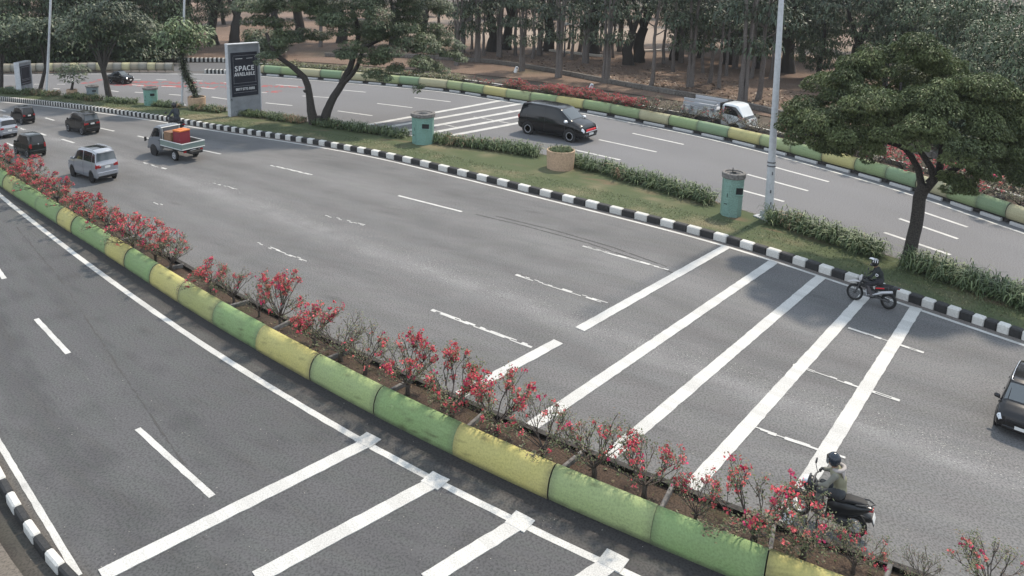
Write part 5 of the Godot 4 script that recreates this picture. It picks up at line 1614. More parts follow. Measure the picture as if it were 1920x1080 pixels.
func gravel_spot(a: Vector3, n: Vector3, t: float) -> Vector3:   # the share t of the way from the planter to the median kerb
	var best := 1e9
	var q := a
	for i in range(0, c_kerb.size(), 4):
		var v := c_kerb[i] - a
		var off := absf(v.dot(Vector3(-n.z, 0, n.x)))
		if off < best and v.dot(n) > 0.0:
			best = off
			q = c_kerb[i]
	return a.lerp(q, t)

# ---------------------------------------------------------------- vehicles, built along +X in real sizes
class Shell:                      # a lofted car body that can be asked for points on its skin
	var rows := []
	var sub := 4
	func at(i: float, j: float) -> Vector3:
		var a := clampf(i * sub, 0.0, rows.size() - 1.001)
		var b := clampf(j, 0.0, 15.999)
		var r0: PackedVector3Array = rows[int(a)]
		var r1: PackedVector3Array = rows[int(a) + 1]
		var k := int(b)
		return r0[k].lerp(r0[k + 1], b - k).lerp(r1[k].lerp(r1[k + 1], b - k), a - int(a))
	func out(i: float, j: float) -> Vector3:
		return (at(i + 0.06, j) - at(i - 0.06, j)).cross(at(i, j + 0.06) - at(i, j - 0.06)).normalized()

func make_shell(st: Array) -> Shell:
	var s := Shell.new()
	for i in (st.size() - 1) * s.sub + 1:
		var f := float(i) / s.sub
		var a: Array = st[mini(int(f), st.size() - 1)]
		var b: Array = st[mini(int(f) + 1, st.size() - 1)]
		var t := f - int(f)
		var q := []
		for k in 6: q.append(lerpf(a[k], b[k], t))
		var yb: float = q[1]; var yt: float = q[2]; var w: float = q[3]; var belt: float = q[4]; var rw: float = q[5]
		var half := [Vector2(w * 0.86, yb), Vector2(w * 0.975, yb + 0.07), Vector2(w, lerpf(yb, belt, 0.36)), Vector2(w * 0.995, lerpf(yb, belt, 0.72)), Vector2(w * 0.955, belt), Vector2(lerpf(w * 0.955, rw, 0.52) + 0.012, lerpf(belt, yt - 0.055, 0.52)), Vector2(rw, yt - 0.055), Vector2(rw * 0.86, yt - 0.012), Vector2(0, yt)]
		var r := PackedVector3Array()
		for k in 9: r.append(Vector3(q[0], half[k].y, half[k].x))
		for k in range(7, -1, -1): r.append(Vector3(q[0], half[k].y, -half[k].x))
		s.rows.append(r)
	return s

func skin(s: Shell, c: Array, n: int, m: int, off: float) -> MB:   # a patch of the skin, corners as (station, girth)
	var mb := MB.new()
	var rows := []
	for i in n + 1:
		var r := PackedVector3Array()
		for j in m + 1:
			var u := float(i) / n; var v := float(j) / m
			var p: Vector2 = (c[0] as Vector2).lerp(c[1], u).lerp((c[3] as Vector2).lerp(c[2], u), v)
			r.append(s.at(p.x, p.y) + s.out(p.x, p.y) * off)
		rows.append(r)
	mb.grid(rows)
	return mb

func put_wheel(t: Node3D, x: float, z: float, r: float, w: float, side: float, rim_m: Material) -> void:
	var turn := Basis(Vector3.RIGHT, -PI / 2 * side)
	var tyre := MB.new()
	tyre.xf = Transform3D(Basis(Vector3.RIGHT, PI / 2 * side), Vector3(x, r, z))
	tyre.lathe([Vector2(r * 0.66, -w * 0.5), Vector2(r * 0.94, -w * 0.5), Vector2(r, -w * 0.36), Vector2(r, w * 0.36), Vector2(r * 0.94, w * 0.5), Vector2(r * 0.66, w * 0.48), Vector2(r * 0.62, w * 0.3), Vector2(0.0, w * 0.28)], 20)
	var o := put("wheel", tyre, M.tyre, t)
	var rim := MB.new()
	rim.xf = tyre.xf
	rim.lathe([Vector2(r * 0.66, w * 0.42), Vector2(r * 0.645, w * 0.50), Vector2(r * 0.58, w * 0.49), Vector2(r * 0.56, w * 0.32)], 20)
	rim.lathe([Vector2(r * 0.14, w * 0.3), Vector2(r * 0.13, w * 0.45), Vector2(0.0, w * 0.46)], 10)
	for k in 6:
		var a := TAU * k / 6.0
		rim.box(Vector3(cos(a) * r * 0.34, w * 0.40, sin(a) * r * 0.34), Vector3(r * 0.52, w * 0.1, r * 0.17), 0.008, Basis(Vector3.UP, -a))
	put("rim", rim, rim_m, o)

func side_j(side: float, j: float) -> float:
	return j if side > 0.0 else 16.0 - j

func car(label: String, spec: Dictionary, paint: Material, glass: Material, where: Vector3, head: Vector3, sc: Vector3) -> Node3D:
	var t := thing(spec.name, label, spec.category, where)
	t.basis = Basis(head, Vector3.UP, head.cross(Vector3.UP)) * Basis.from_scale(sc)
	var st: Array = spec.st
	var s := make_shell(st)
	var body := MB.new()
	body.grid(s.rows)
	for e in [0, s.rows.size() - 1]:
		var r: PackedVector3Array = s.rows[e]
		var mid := Vector3(r[0].x + (-0.015 if e == 0 else 0.02), (r[0].y + r[8].y) * 0.5, 0)
		for k in 16:
			if e == 0: body.tri(mid, r[k], r[k + 1])
			else: body.tri(mid, r[k + 1], r[k])
		if e == 0: body.tri(mid, r[16], r[0])
		else: body.tri(mid, r[0], r[16])
	put("body", body, paint, t)
	var under := MB.new()
	under.box(Vector3((st[0][0] + st[st.size() - 1][0]) * 0.5, 0.34, 0), Vector3(st[st.size() - 1][0] - st[0][0] - 0.5, 0.26, st[4][3] * 1.75), 0.02)
	put("underbody", under, M.trim_black, t)
	var q: Dictionary = spec.cut
	for side in [1.0, -1.0]:
		for w in q.windows:
			var c := []
			for p in w: c.append(Vector2(p[0], side_j(side, p[1])))
			if side < 0.0: c = [c[3], c[2], c[1], c[0]]
			put("side_window", skin(s, c, 5, 4, 0.005), M.glass_dark, t)
		for w in q.seams:
			var c := [Vector2(w - 0.02, side_j(side, 0.7)), Vector2(w + 0.02, side_j(side, 0.7)), Vector2(w + 0.02, side_j(side, 4.1)), Vector2(w - 0.02, side_j(side, 4.1))]
			if side < 0.0: c = [c[3], c[2], c[1], c[0]]
			put("door_seam", skin(s, c, 1, 8, 0.003), M.trim_black, t)
			var h := s.at(w + 0.16, side_j(side, 3.5))
			var hb := MB.new()
			hb.box(h + Vector3(0, 0, side * 0.015), Vector3(0.17, 0.03, 0.035), 0.01)
			put("door_handle", hb, spec.get("handle", paint), t)
		var cs := [Vector2(2.0, side_j(side, 0.1)), Vector2(8.6, side_j(side, 0.1)), Vector2(8.6, side_j(side, 1.05)), Vector2(2.0, side_j(side, 1.05))]
		if side < 0.0: cs = [cs[3], cs[2], cs[1], cs[0]]
		if spec.get("cladding", false): put("sill", skin(s, cs, 8, 2, 0.008), M.trim_black, t)
		# lamps
		var tl: Array = q.tail
		var c2 := [Vector2(tl[0], side_j(side, tl[2])), Vector2(tl[1], side_j(side, tl[2])), Vector2(tl[1], side_j(side, tl[3])), Vector2(tl[0], side_j(side, tl[3]))]
		if side < 0.0: c2 = [c2[3], c2[2], c2[1], c2[0]]
		put("tail_lamp", skin(s, c2, 3, 3, 0.008), M.lamp_red, t)
		var tb := MB.new()
		var lw: float = q.get("tail_w", 0.22)
		var lh: float = q.get("tail_h", 0.16)
		tb.box(Vector3(st[0][0] - 0.004, q.tail_y, side * (st[0][3] - lw * 0.5)), Vector3(0.06, lh, lw), 0.015)
		put("tail_lamp", tb, M.lamp_red, t)
		var hl: Array = q.head
		var c3 := [Vector2(hl[0], side_j(side, hl[2])), Vector2(hl[1], side_j(side, hl[2])), Vector2(hl[1], side_j(side, hl[3])), Vector2(hl[0], side_j(side, hl[3]))]
		if side < 0.0: c3 = [c3[3], c3[2], c3[1], c3[0]]
		put("headlight", skin(s, c3, 4, 3, 0.008), M.lamp_clear, t)
		# mirror
		var mp := s.at(q.mirror, side_j(side, 4.25))
		var mm := MB.new()
		mm.loft([[mp + Vector3(-0.05, 0.06, side * 0.13), 0.075, 0.1], [mp + Vector3(0.02, 0.06, side * 0.13), 0.08, 0.105], [mp + Vector3(0.09, 0.05, side * 0.12), 0.03, 0.06]], 10)
		mm.box(mp + Vector3(0.02, 0.0, side * 0.04), Vector3(0.06, 0.04, 0.12), 0.01)
		put("mirror", mm, spec.get("mirror_m", paint), t)
		# arches and wheels
		for x in spec.axles:
			var f := 0.0
			for i in st.size() - 1:
				if st[i][0] <= x and st[i + 1][0] > x: f = i + (x - st[i][0]) / (st[i + 1][0] - st[i][0])
			var z: float = absf(s.at(f, 2.0).z)
			var ar := MB.new()
			ar.xf = Transform3D(Basis(Vector3.RIGHT, PI / 2 * side), Vector3(x, spec.r + 0.02, side * (z - 0.06)))
			ar.lathe([Vector2(spec.r * 1.17, -0.02), Vector2(spec.r * 1.17, 0.068), Vector2(spec.r * 1.0, 0.068), Vector2(0, 0.066)], 22)
			put("wheel_arch", ar, M.trim_black, t)
			put_wheel(t, x, side * (z - 0.085), spec.r, 0.2, side, spec.get("rim", M.rim_metal))
		if spec.get("rails", false):
			var pts := []
			for k in 7: pts.append(s.at(lerpf(2.3, 5.7, k / 6.0), side_j(side, 6.4)) + Vector3(0, 0.03 if k in [0, 6] else 0.055, 0))
			var rl := MB.new()
			rl.tube(pts, [0.015, 0.02, 0.02, 0.02, 0.02, 0.02, 0.015], 6)
			put("roof_rail", rl, spec.get("rail_m", M.chrome), t)
	put("windshield", skin(s, [Vector2(q.ws[0], 6.12), Vector2(q.ws[1], 5.9), Vector2(q.ws[1], 10.1), Vector2(q.ws[0], 9.88)], 5, 10, 0.005), glass, t)
	put("rear_window", skin(s, [Vector2(q.rw[0], 5.5), Vector2(q.rw[1], 5.9), Vector2(q.rw[1], 10.1), Vector2(q.rw[0], 10.5)], 4, 10, 0.006), spec.get("rear_glass", M.glass_dark), t)
	if spec.get("sunroof", false):
		put("sunroof", skin(s, [Vector2(3.2, 6.9), Vector2(5.8, 6.9), Vector2(5.8, 9.1), Vector2(3.2, 9.1)], 5, 8, 0.006), M.glass_dark, t)
	var xr: float = st[0][0]
	var xf_: float = st[st.size() - 1][0]
	var w0: float = st[0][3]
	var bits := MB.new()
	bits.box(Vector3(xr - 0.02, st[0][1] + 0.1, 0), Vector3(0.1, 0.2, w0 * 1.9), 0.04)
	put("rear_bumper", bits, spec.get("bumper", paint), t)
	bits = MB.new()
	bits.box(Vector3(xr - 0.035, q.get("plate_y", 0.72), 0), Vector3(0.02, 0.12, 0.42), 0.004)
	bits.box(Vector3(xf_ + 0.03, 0.46, 0), Vector3(0.02, 0.12, 0.42), 0.004)
	put("number_plate", bits, M.plate_white, t)
	bits = MB.new()
	bits.box(Vector3(xf_ + 0.005, 0.66, 0), Vector3(0.05, 0.12, st[10][3] * 1.25), 0.02)
	put("grille", bits, spec.get("grille", M.trim_black), t)
	bits = MB.new()
	bits.box(Vector3(xf_ + 0.0, 0.36, 0), Vector3(0.08, 0.15, st[10][3] * 1.5), 0.04)
	put("front_bumper", bits, spec.get("bumper", paint), t)
	if spec.has("strip_y"):
		bits = MB.new()
		bits.box(Vector3(xr - 0.02, spec.strip_y, 0), Vector3(0.05, 0.045, w0 * 1.5), 0.012)
		bits.box(Vector3(xr - 0.06, st[0][1] + 0.2, 0), Vector3(0.06, 0.05, w0 * 1.8), 0.015)
		put("chrome_strip", bits, M.chrome, t)
	if spec.has("spoiler"):
		var p: Vector3 = s.at(2.0, 8.0)
		bits = MB.new()
		bits.box(p + Vector3(-0.1, -0.02, 0), Vector3(0.3, 0.04, st[2][5] * 1.8), 0.015)
		put("roof_spoiler", bits, paint, t)
	return t

func spec_tall(l: float, w: float, h: float, category: String, called: String) -> Dictionary:   # MPVs and SUVs
	var a := l / 4.15
	var b := w * 0.5
	var k := h / 1.70
	var st := [[-2.07, 0.40, 0.98 * k, 0.90, 0.92 * k, 0.80], [-2.01, 0.31, 1.10 * k, 0.97, 1.01 * k, 0.84], [-1.86, 0.27, 1.62 * k, 1.0, 1.04 * k, 0.745], [-1.45, 0.25, 1.685 * k, 1.0, 1.04 * k, 0.77], [-0.5, 0.24, 1.70 * k, 1.0, 1.03 * k, 0.785], [0.25, 0.24, 1.67 * k, 1.0, 1.00 * k, 0.775], [0.58, 0.24, 1.60 * k, 1.0, 0.985 * k, 0.75], [1.26, 0.24, 1.115 * k, 0.995, 0.97 * k, 0.80], [1.5, 0.25, 1.05 * k, 0.985, 0.94 * k, 0.80], [1.86, 0.27, 0.93 * k, 0.955, 0.83 * k, 0.74], [2.02, 0.30, 0.82 * k, 0.88, 0.72 * k, 0.68], [2.08, 0.34, 0.66 * k, 0.78, 0.58 * k, 0.62]]
	for q in st:
		q[0] *= a; q[3] *= b; q[5] *= b
	return {"name": called, "category": category, "st": st, "axles": [-1.36 * a, 1.30 * a], "r": 0.315, "cut": {"windows": [[[1.75, 4.25], [2.85, 4.2], [2.85, 5.75], [2.15, 5.75]], [[2.95, 4.2], [4.2, 4.2], [4.2, 5.8], [2.95, 5.8]], [[4.3, 4.2], [6.75, 4.25], [6.1, 5.75], [4.3, 5.8]]], "seams": [2.9, 4.25, 6.6], "tail": [0.2, 1.3, 3.0, 4.3], "tail_y": 0.90 * k, "head": [9.6, 10.8, 3.3, 5.2], "mirror": 6.75, "ws": [6.05, 6.95], "rw": [1.12, 1.92]}}

func vehicles() -> void:
	var s := spec_tall(4.14, 1.66, 1.70, "van", "minivan")
	s.rails = false
	s.grille = M.accent_red
	s.mirror_m = M.lamp_clear
	var van := car("black minivan with silver wheels and a red grille bar, alone on the far carriageway", s, M.car_black, M.glass_pale, Vector3(2.5, 0, -40.4), Vector3(0.80, 0, 0.60), Vector3(1.02, 1.03, 1.02))
	var ch := MB.new()
	ch.box(Vector3(2.11, 0.585, 0), Vector3(0.05, 0.05, 1.1), 0.015)
	put("chrome_strip", ch, M.chrome, van)
	s = spec_tall(4.6, 1.83, 1.76, "car", "suv")
	s.sunroof = true; s.rails = true; s.strip_y = 0.98; s.rear_glass = M.glass_pale; s.rim = M.bike_dark; s.spoiler = true
	s.cut.tail_w = 0.34; s.cut.plate_y = 0.86
	car("silver SUV with a dark sunroof, nearest the left planter barrier on the main road", s, M.car_silver, M.glass_dark, Vector3(-17.44, 0, -30.55), Vector3(-0.838, 0, -0.546), Vector3(0.5, 0.77, 0.53))
	s = spec_tall(4.5, 1.8, 1.76, "car", "suv")
	s.rails = true; s.strip_y = 0.98; s.rear_glass = M.glass_dark; s.rim = M.bike_dark
	car("silver SUV cut off by the left edge of the photo", s, M.car_silver, M.glass_dark, Vector3(-25.73, 0, -37.16), Vector3(-0.861, 0, -0.509), Vector3(0.42, 0.55, 0.45))
	s = spec_tall(3.7, 1.66, 1.72, "car", "hatchback")
	s.cut.tail_h = 0.32; s.cut.tail_w = 0.16; s.cut.plate_y = 0.5
	var box_car := car("boxy greenish-black hatchback with a pale plate, at the left beside the red shrubs", s, M.car_green_black, M.glass_dark, Vector3(-22.09, 0, -33.73), Vector3(-0.842, 0, -0.539), Vector3(0.43, 0.62, 0.45))
	var em := MB.new()
	em.box(Vector3(-1.87, 1.02, 0.05), Vector3(0.05, 0.12, 0.14), 0.01)
	put("badge", em, M.chrome, box_car)
	s = spec_tall(4.4, 1.75, 1.75, "car", "minivan")
	s.spoiler = true; s.cut.tail_w = 0.36; s.cut.tail_h = 0.13; s.cut.plate_y = 0.92; s.rear_glass = M.glass_pale
	car("brownish-black minivan with red tail lamps, behind the grey pickup", s, M.car_brown_black, M.glass_dark, Vector3(-22.26, 0, -38.36), Vector3(-0.842, 0, -0.539), Vector3(0.46, 0.65, 0.47))
	s = spec_tall(4.3, 1.75, 1.65, "car", "suv")
	s.cut.plate_y = 0.85
	car("small black SUV furthest up the main road at the left, beside the median kerb", s, M.car_black, M.glass_dark, Vector3(-26.48, 0, -40.12), Vector3(-0.861, 0, -0.509), Vector3(0.33, 0.57, 0.36))
	s = spec_tall(4.4, 1.82, 1.66, "car", "suv")
	s.cladding = true; s.rails = true; s.r = 0.34
	car("shiny black SUV entering at the right edge of the photo", s, M.car_black, M.glass_pale, at(1926, 788), Vector3(-0.66, 0, 0.75), Vector3(0.46, 0.58, 0.56))
	# saloon on the far carriageway
	var st := [[-2.2, 0.42, 0.86, 0.74, 0.80, 0.64], [-2.12, 0.34, 1.0, 0.82, 0.90, 0.66], [-1.45, 0.28, 1.06, 0.87, 0.95, 0.68], [-0.85, 0.25, 1.38, 0.88, 0.95, 0.60], [-0.4, 0.24, 1.44, 0.88, 0.94, 0.60], [0.1, 0.24, 1.43, 0.88, 0.93, 0.60], [0.4, 0.24, 1.37, 0.88, 0.92, 0.58], [1.15, 0.25, 0.98, 0.87, 0.90, 0.66], [1.5, 0.26, 0.93, 0.86, 0.86, 0.66], [1.95, 0.28, 0.84, 0.82, 0.78, 0.62], [2.15, 0.32, 0.74, 0.76, 0.68, 0.58], [2.22, 0.38, 0.62, 0.68, 0.57, 0.54]]
	s = {"name": "saloon_car", "category": "car", "st": st, "axles": [-1.33, 1.35], "r": 0.315, "cut": {"windows": [[[2.3, 4.3], [3.9, 4.2], [3.9, 5.75], [3.0, 5.75]], [[4.0, 4.2], [6.7, 4.25], [6.1, 5.75], [4.0, 5.8]]], "seams": [3.95, 6.4], "tail": [0.2, 1.2, 3.0, 4.3], "tail_y": 0.78, "head": [9.6, 10.8, 3.3, 5.2], "mirror": 6.6, "ws": [6.05, 6.95], "rw": [2.1, 2.95]}}
	car("small black saloon on the far carriageway at the left", s, M.car_black, M.glass_pale, Vector3(-27.75, 0, -53.0), Vector3(0.985, 0, 0.17), Vector3(0.36, 0.62, 0.5))
	grey_pickup()
	white_pickup()

func cab(t: Node3D, st: Array, paint: Material, x0: float) -> Shell:
	var s := make_shell(st)
	var body := MB.new()
	body.grid(s.rows)
	for e in [0, s.rows.size() - 1]:
		var r: PackedVector3Array = s.rows[e]
		var mid := Vector3(r[0].x, (r[0].y + r[8].y) * 0.5, 0)
		for k in 16:
			if e == 0: body.tri(mid, r[k], r[k + 1])
			else: body.tri(mid, r[k + 1], r[k])
	put("cab", body, paint, t)
	return s

func truck_common(t: Node3D, s: Shell, paint: Material, n: int, axles: Array, r: float, z: float) -> void:
	for side in [1.0, -1.0]:
		var c := [Vector2(0.35, side_j(side, 4.25)), Vector2(n - 2.15, side_j(side, 4.25)), Vector2(n - 2.75, side_j(side, 5.75)), Vector2(0.35, side_j(side, 5.75))]
		if side < 0.0: c = [c[3], c[2], c[1], c[0]]
		put("side_window", skin(s, c, 5, 4, 0.006), M.glass_dark, t)
		c = [Vector2(0.3, side_j(side, 0.8)), Vector2(0.34, side_j(side, 0.8)), Vector2(0.34, side_j(side, 4.1)), Vector2(0.3, side_j(side, 4.1))]
		if side < 0.0: c = [c[3], c[2], c[1], c[0]]
		put("door_seam", skin(s, c, 1, 6, 0.004), M.trim_black, t)
		var hb := MB.new()
		hb.box(s.at(0.7, side_j(side, 3.4)) + Vector3(0, 0, side * 0.015), Vector3(0.16, 0.03, 0.04), 0.01)
		put("door_handle", hb, M.trim_black, t)
		var mp := s.at(n - 2.2, side_j(side, 4.5))
		var mm := MB.new()
		mm.box(mp + Vector3(0.08, 0.06, side * 0.17), Vector3(0.07, 0.26, 0.17), 0.03)
		mm.tube([mp, mp + Vector3(0.06, 0.05, side * 0.12)], [0.015, 0.015], 5)
		put("mirror", mm, M.trim_black, t)
		c = [Vector2(n - 1.2, side_j(side, 2.7)), Vector2(n - 0.25, side_j(side, 2.7)), Vector2(n - 0.25, side_j(side, 4.0)), Vector2(n - 1.2, side_j(side, 4.0))]
		if side < 0.0: c = [c[3], c[2], c[1], c[0]]
		put("headlight", skin(s, c, 3, 3, 0.008), M.lamp_clear, t)
		for x in axles:
			if x > s.rows[0][0].x:
				var ar := MB.new()
				ar.xf = Transform3D(Basis(Vector3.RIGHT, PI / 2 * side), Vector3(x, r + 0.02, side * (z - 0.045)))
				ar.lathe([Vector2(r * 1.2, -0.02), Vector2(r * 1.2, 0.07), Vector2(r, 0.07), Vector2(0, 0.068)], 20)
				put("wheel_arch", ar, M.trim_black, t)
			put_wheel(t, x, side * (z - 0.07), r, 0.18, side, M.rim_metal)
	put("windshield", skin(s, [Vector2(n - 2.9, 6.1), Vector2(n - 2.08, 5.7), Vector2(n - 2.08, 10.3), Vector2(n - 2.9, 9.9)], 5, 10, 0.006), M.glass_dark, t)
	var f: float = s.rows[s.rows.size() - 1][0].x
	var b := MB.new()
	b.box(Vector3(f - 0.02, 0.42, 0), Vector3(0.12, 0.2, z * 1.9), 0.04)
	put("front_bumper", b, paint, t)
	b = MB.new()
	b.box(Vector3(f + 0.045, 0.44, 0), Vector3(0.02, 0.11, 0.4), 0.004)
	put("number_plate", b, M.plate_white, t)

func bed(t: Node3D, x0: float, x1: float, w: float, y: float, h: float, m: Material, trim: Material) -> void:
	var b := MB.new()
	b.box(Vector3((x0 + x1) * 0.5, y, 0), Vector3(x1 - x0, 0.08, w), 0.01)
	put("bed_floor", b, M.trim_black, t)
	for side in [1.0, -1.0]:
		b = MB.new()
		b.box(Vector3((x0 + x1) * 0.5, y + h * 0.5, side * (w * 0.5 - 0.02)), Vector3(x1 - x0 - 0.01, h, 0.04), 0.01)
		for k in 4: b.box(Vector3(lerpf(x0, x1, (k + 0.5) / 4.0), y + h * 0.45, side * (w * 0.5 + 0.004)), Vector3(0.05, h * 0.8, 0.02), 0.005)
		var o := put("side_panel", b, m, t)
		b = MB.new()
		b.box(Vector3((x0 + x1) * 0.5, y + h + 0.012, side * (w * 0.5 - 0.02)), Vector3(x1 - x0, 0.045, 0.065), 0.01)
		b.box(Vector3((x0 + x1) * 0.5, y + 0.02, side * (w * 0.5 + 0.008)), Vector3(x1 - x0, 0.05, 0.03), 0.006)
		put("rail", b, trim, o)
	b = MB.new()
	b.box(Vector3(x0 - 0.02, y + h * 0.5, 0), Vector3(0.04, h, w), 0.01)
	var g := put("tailgate", b, m, t)
	b = MB.new()
	b.box(Vector3(x0 - 0.02, y + h + 0.012, 0), Vector3(0.075, 0.05, w + 0.03), 0.01)
	b.box(Vector3(x0 - 0.045, y + h * 0.08, 0), Vector3(0.04, 0.05, w), 0.01)
	put("rail", b, trim, g)
	b = MB.new()
	b.box(Vector3((x0 + x1) * 0.5 + 0.2, y - 0.16, 0), Vector3(x1 - x0 + 1.2, 0.14, w * 0.5), 0.01)
	put("chassis", b, M.trim_black, t)
	for side in [1.0, -1.0]:
		b = MB.new()
		b.box(Vector3(x0 + 0.02, y - 0.12, side * w * 0.36), Vector3(0.05, 0.11, 0.2), 0.01)
		put("tail_lamp", b, M.lamp_red, t)
	b = MB.new()
	b.box(Vector3(x0 + 0.0, y - 0.13, 0.0), Vector3(0.02, 0.13, 0.42), 0.004)
	put("number_plate", b, M.plate_white, t)

func grey_pickup() -> void:
	var head := Vector3(-0.84, 0, -0.54)
	var t := thing("pickup_truck", "small grey pickup with a drop-side bed carrying two boxes, on the main road", "pickup truck", Vector3(-15.6, 0, -34.22))
	var sc := Vector3(0.70, 0.80, 0.72)
	t.basis = Basis(head, Vector3.UP, head.cross(Vector3.UP)) * Basis.from_scale(sc)
	var st := [[0.45, 0.34, 1.74, 0.78, 1.12, 0.66], [0.62, 0.30, 1.80, 0.79, 1.10, 0.68], [1.0, 0.29, 1.80, 0.79, 1.06, 0.67], [1.25, 0.29, 1.70, 0.79, 1.03, 0.64], [1.72, 0.3, 1.08, 0.78, 0.96, 0.66], [1.9, 0.32, 0.92, 0.74, 0.8, 0.6], [1.97, 0.38, 0.7, 0.66, 0.6, 0.54]]
	var s := cab(t, st, M.car_grey, 0.45)
	truck_common(t, s, M.car_grey, 7, [-1.05, 1.2], 0.3, 0.78)
	bed(t, -1.95, 0.38, 1.62, 0.72, 0.34, M.bed_green, M.bed_trim)
	var rack := MB.new()
	for z in [-0.6, 0.6]: rack.tube([Vector3(0.4, 0.7, z), Vector3(0.4, 1.72, z)], [0.025, 0.025], 6)
	rack.tube([Vector3(0.4, 1.72, -0.68), Vector3(0.4, 1.72, 0.68)], [0.03, 0.03], 6)
	rack.tube([Vector3(0.4, 1.4, -0.6), Vector3(0.4, 1.4, 0.6)], [0.02, 0.02], 6)
	put("headboard", rack, M.bed_trim, t)
	var to := func(p: Vector3) -> Vector3: return t.transform * p
	var at_box := func(called: String, label: String, p: Vector3, size: Vector3, m: Material, lid: Material, lid_h: float) -> void:
		var o := thing(called, label, "box", to.call(p))
		o.basis = Basis(head.rotated(Vector3.UP, 0.08), Vector3.UP, head.rotated(Vector3.UP, 0.08).cross(Vector3.UP)) * Basis.from_scale(sc)
		var b := MB.new()
		b.box(Vector3(0, size.y * 0.5, 0), size, 0.015)
		put("side_wall", b, m, o)
		var l := MB.new()
		l.box(Vector3(0, size.y + lid_h * 0.5, 0), Vector3(size.x + 0.03, lid_h, size.z + 0.03), 0.02)
		if lid_h > 0.06: l.box(Vector3(0.02, size.y + lid_h, 0.02), Vector3(size.x * 0.8, 0.05, size.z * 0.5), 0.02, Basis(Vector3.UP, 0.2))
		put("lid", l, lid, o)
	at_box.call("cargo_box", "brown box with a pale lid in the grey pickup's bed, nearer the cab", Vector3(-0.32, 0.76, -0.3), Vector3(0.66, 0.78, 0.9), M.box_brown, M.box_brown, 0.05)
	at_box.call("cargo_box", "dark red box with an orange lid in the grey pickup's bed", Vector3(-1.05, 0.76, -0.18), Vector3(0.66, 0.9, 0.78), M.box_red, M.box_orange, 0.09)

func white_pickup() -> void:
	var b := at(1348, 240)
	var head := Vector3(0.72, 0, 0.69)
	var t := thing("pickup_truck", "white pickup truck with grey-sheeted load, driving on the lane behind the far planter", "pickup truck", b)
	t.basis = Basis(head, Vector3.UP, head.cross(Vector3.UP)) * Basis.from_scale(Vector3(0.86, 0.84, 0.86))
	var st := [[0.55, 0.4, 1.88, 0.84, 1.2, 0.76], [0.66, 0.36, 1.97, 0.86, 1.18, 0.78], [1.3, 0.34, 1.98, 0.86, 1.14, 0.77], [1.62, 0.34, 1.92, 0.86, 1.1, 0.75], [2.08, 0.36, 1.22, 0.85, 1.04, 0.76], [2.3, 0.38, 1.06, 0.83, 0.9, 0.72], [2.38, 0.44, 0.80, 0.78, 0.68, 0.66]]
	var s := cab(t, st, M.car_white, 0.55)
	truck_common(t, s, M.car_white, 7, [-1.45, 1.55], 0.33, 0.85)
	bed(t, -2.5, 0.42, 1.74, 0.82, 0.4, M.car_white, M.bed_trim)
	var guard := MB.new()
	guard.box(Vector3(0.42, 1.42, 0), Vector3(0.06, 1.1, 1.66), 0.01)
	put("headboard", guard, M.trim_black, t)
	var o := thing("sheeted_load", "grey sheeted panels stacked in the white pickup's bed", "load", t.transform * Vector3(-1.1, 0.88, 0))
	o.basis = t.basis
	for side in [1.0, -1.0]:
		for k in 3:
			var l := MB.new()
			l.box(Vector3(-0.05, 0.44 + k * 0.25, side * (0.80 - k * 0.015)), Vector3(2.6 - k * 0.05, 0.22, 0.05), 0.015, Basis(Vector3.RIGHT, 0.04 * (k - 1)))
			put("panel", l, M.tarp, o)
	var sh := MB.new()
	sh.box(Vector3(-0.05, 0.3, 0), Vector3(2.5, 0.5, 1.5), 0.06)
	sh.box(Vector3(0.1, 0.6, 0.1), Vector3(1.3, 0.16, 1.1), 0.05, Basis(Vector3.UP, 0.1))
	put("sheet", sh, M.tarp, o)

# ---------------------------------------------------------------- two-wheelers and the people on them
func tyre_wheel(t: Node3D, x: float, r: float, w: float, spoked: bool, hub: Material) -> void:
	var mb := MB.new()
	mb.xf = Transform3D(Basis(Vector3.RIGHT, PI / 2), Vector3(x, r, 0))
	var pr := []
	for k in 9:
		var a := PI * k / 8.0 - PI / 2
		pr.append(Vector2(r - w * 0.5 + cos(a) * w * 0.5, sin(a) * w * 0.5))
	pr.append(Vector2(r - w * 0.95, w * 0.3))
	pr.append(Vector2(r - w * 0.95, -w * 0.3))
	pr.append(pr[0])
	mb.lathe(pr, 28)
	var o := put("wheel", mb, M.tyre, t)
	var rim := MB.new()
	rim.xf = mb.xf
	rim.lathe([Vector2(r - w * 1.15, -w * 0.3), Vector2(r - w * 0.9, -w * 0.32), Vector2(r - w * 0.9, w * 0.32), Vector2(r - w * 1.15, w * 0.3), Vector2(r - w * 1.15, -w * 0.3)], 28)
	rim.lathe([Vector2(0.0, -0.06), Vector2(0.05, -0.055), Vector2(0.05, 0.055), Vector2(0.0, 0.06)], 10)
	for k in (14 if spoked else 5):
		var a := TAU * k / (14.0 if spoked else 5.0)
		var d := Vector3(cos(a), 0, sin(a))
		if spoked: rim.tube([d * 0.045 + Vector3(0, 0.04 * (1 if k % 2 else -1), 0), d * (r - w)], [0.006, 0.006], 4, false)
		else: rim.box(d * (r - w) * 0.5, Vector3(r - w * 1.0, 0.035, 0.05), 0.01, Basis(Vector3.UP, -a))
	put("rim", rim, hub, o)

func tube_part(called: String, t: Node3D, m: Material, runs: Array) -> void:
	var mb := MB.new()
	for q in runs: mb.tube(q[0], q[1], 7)
	put(called, mb, m, t)

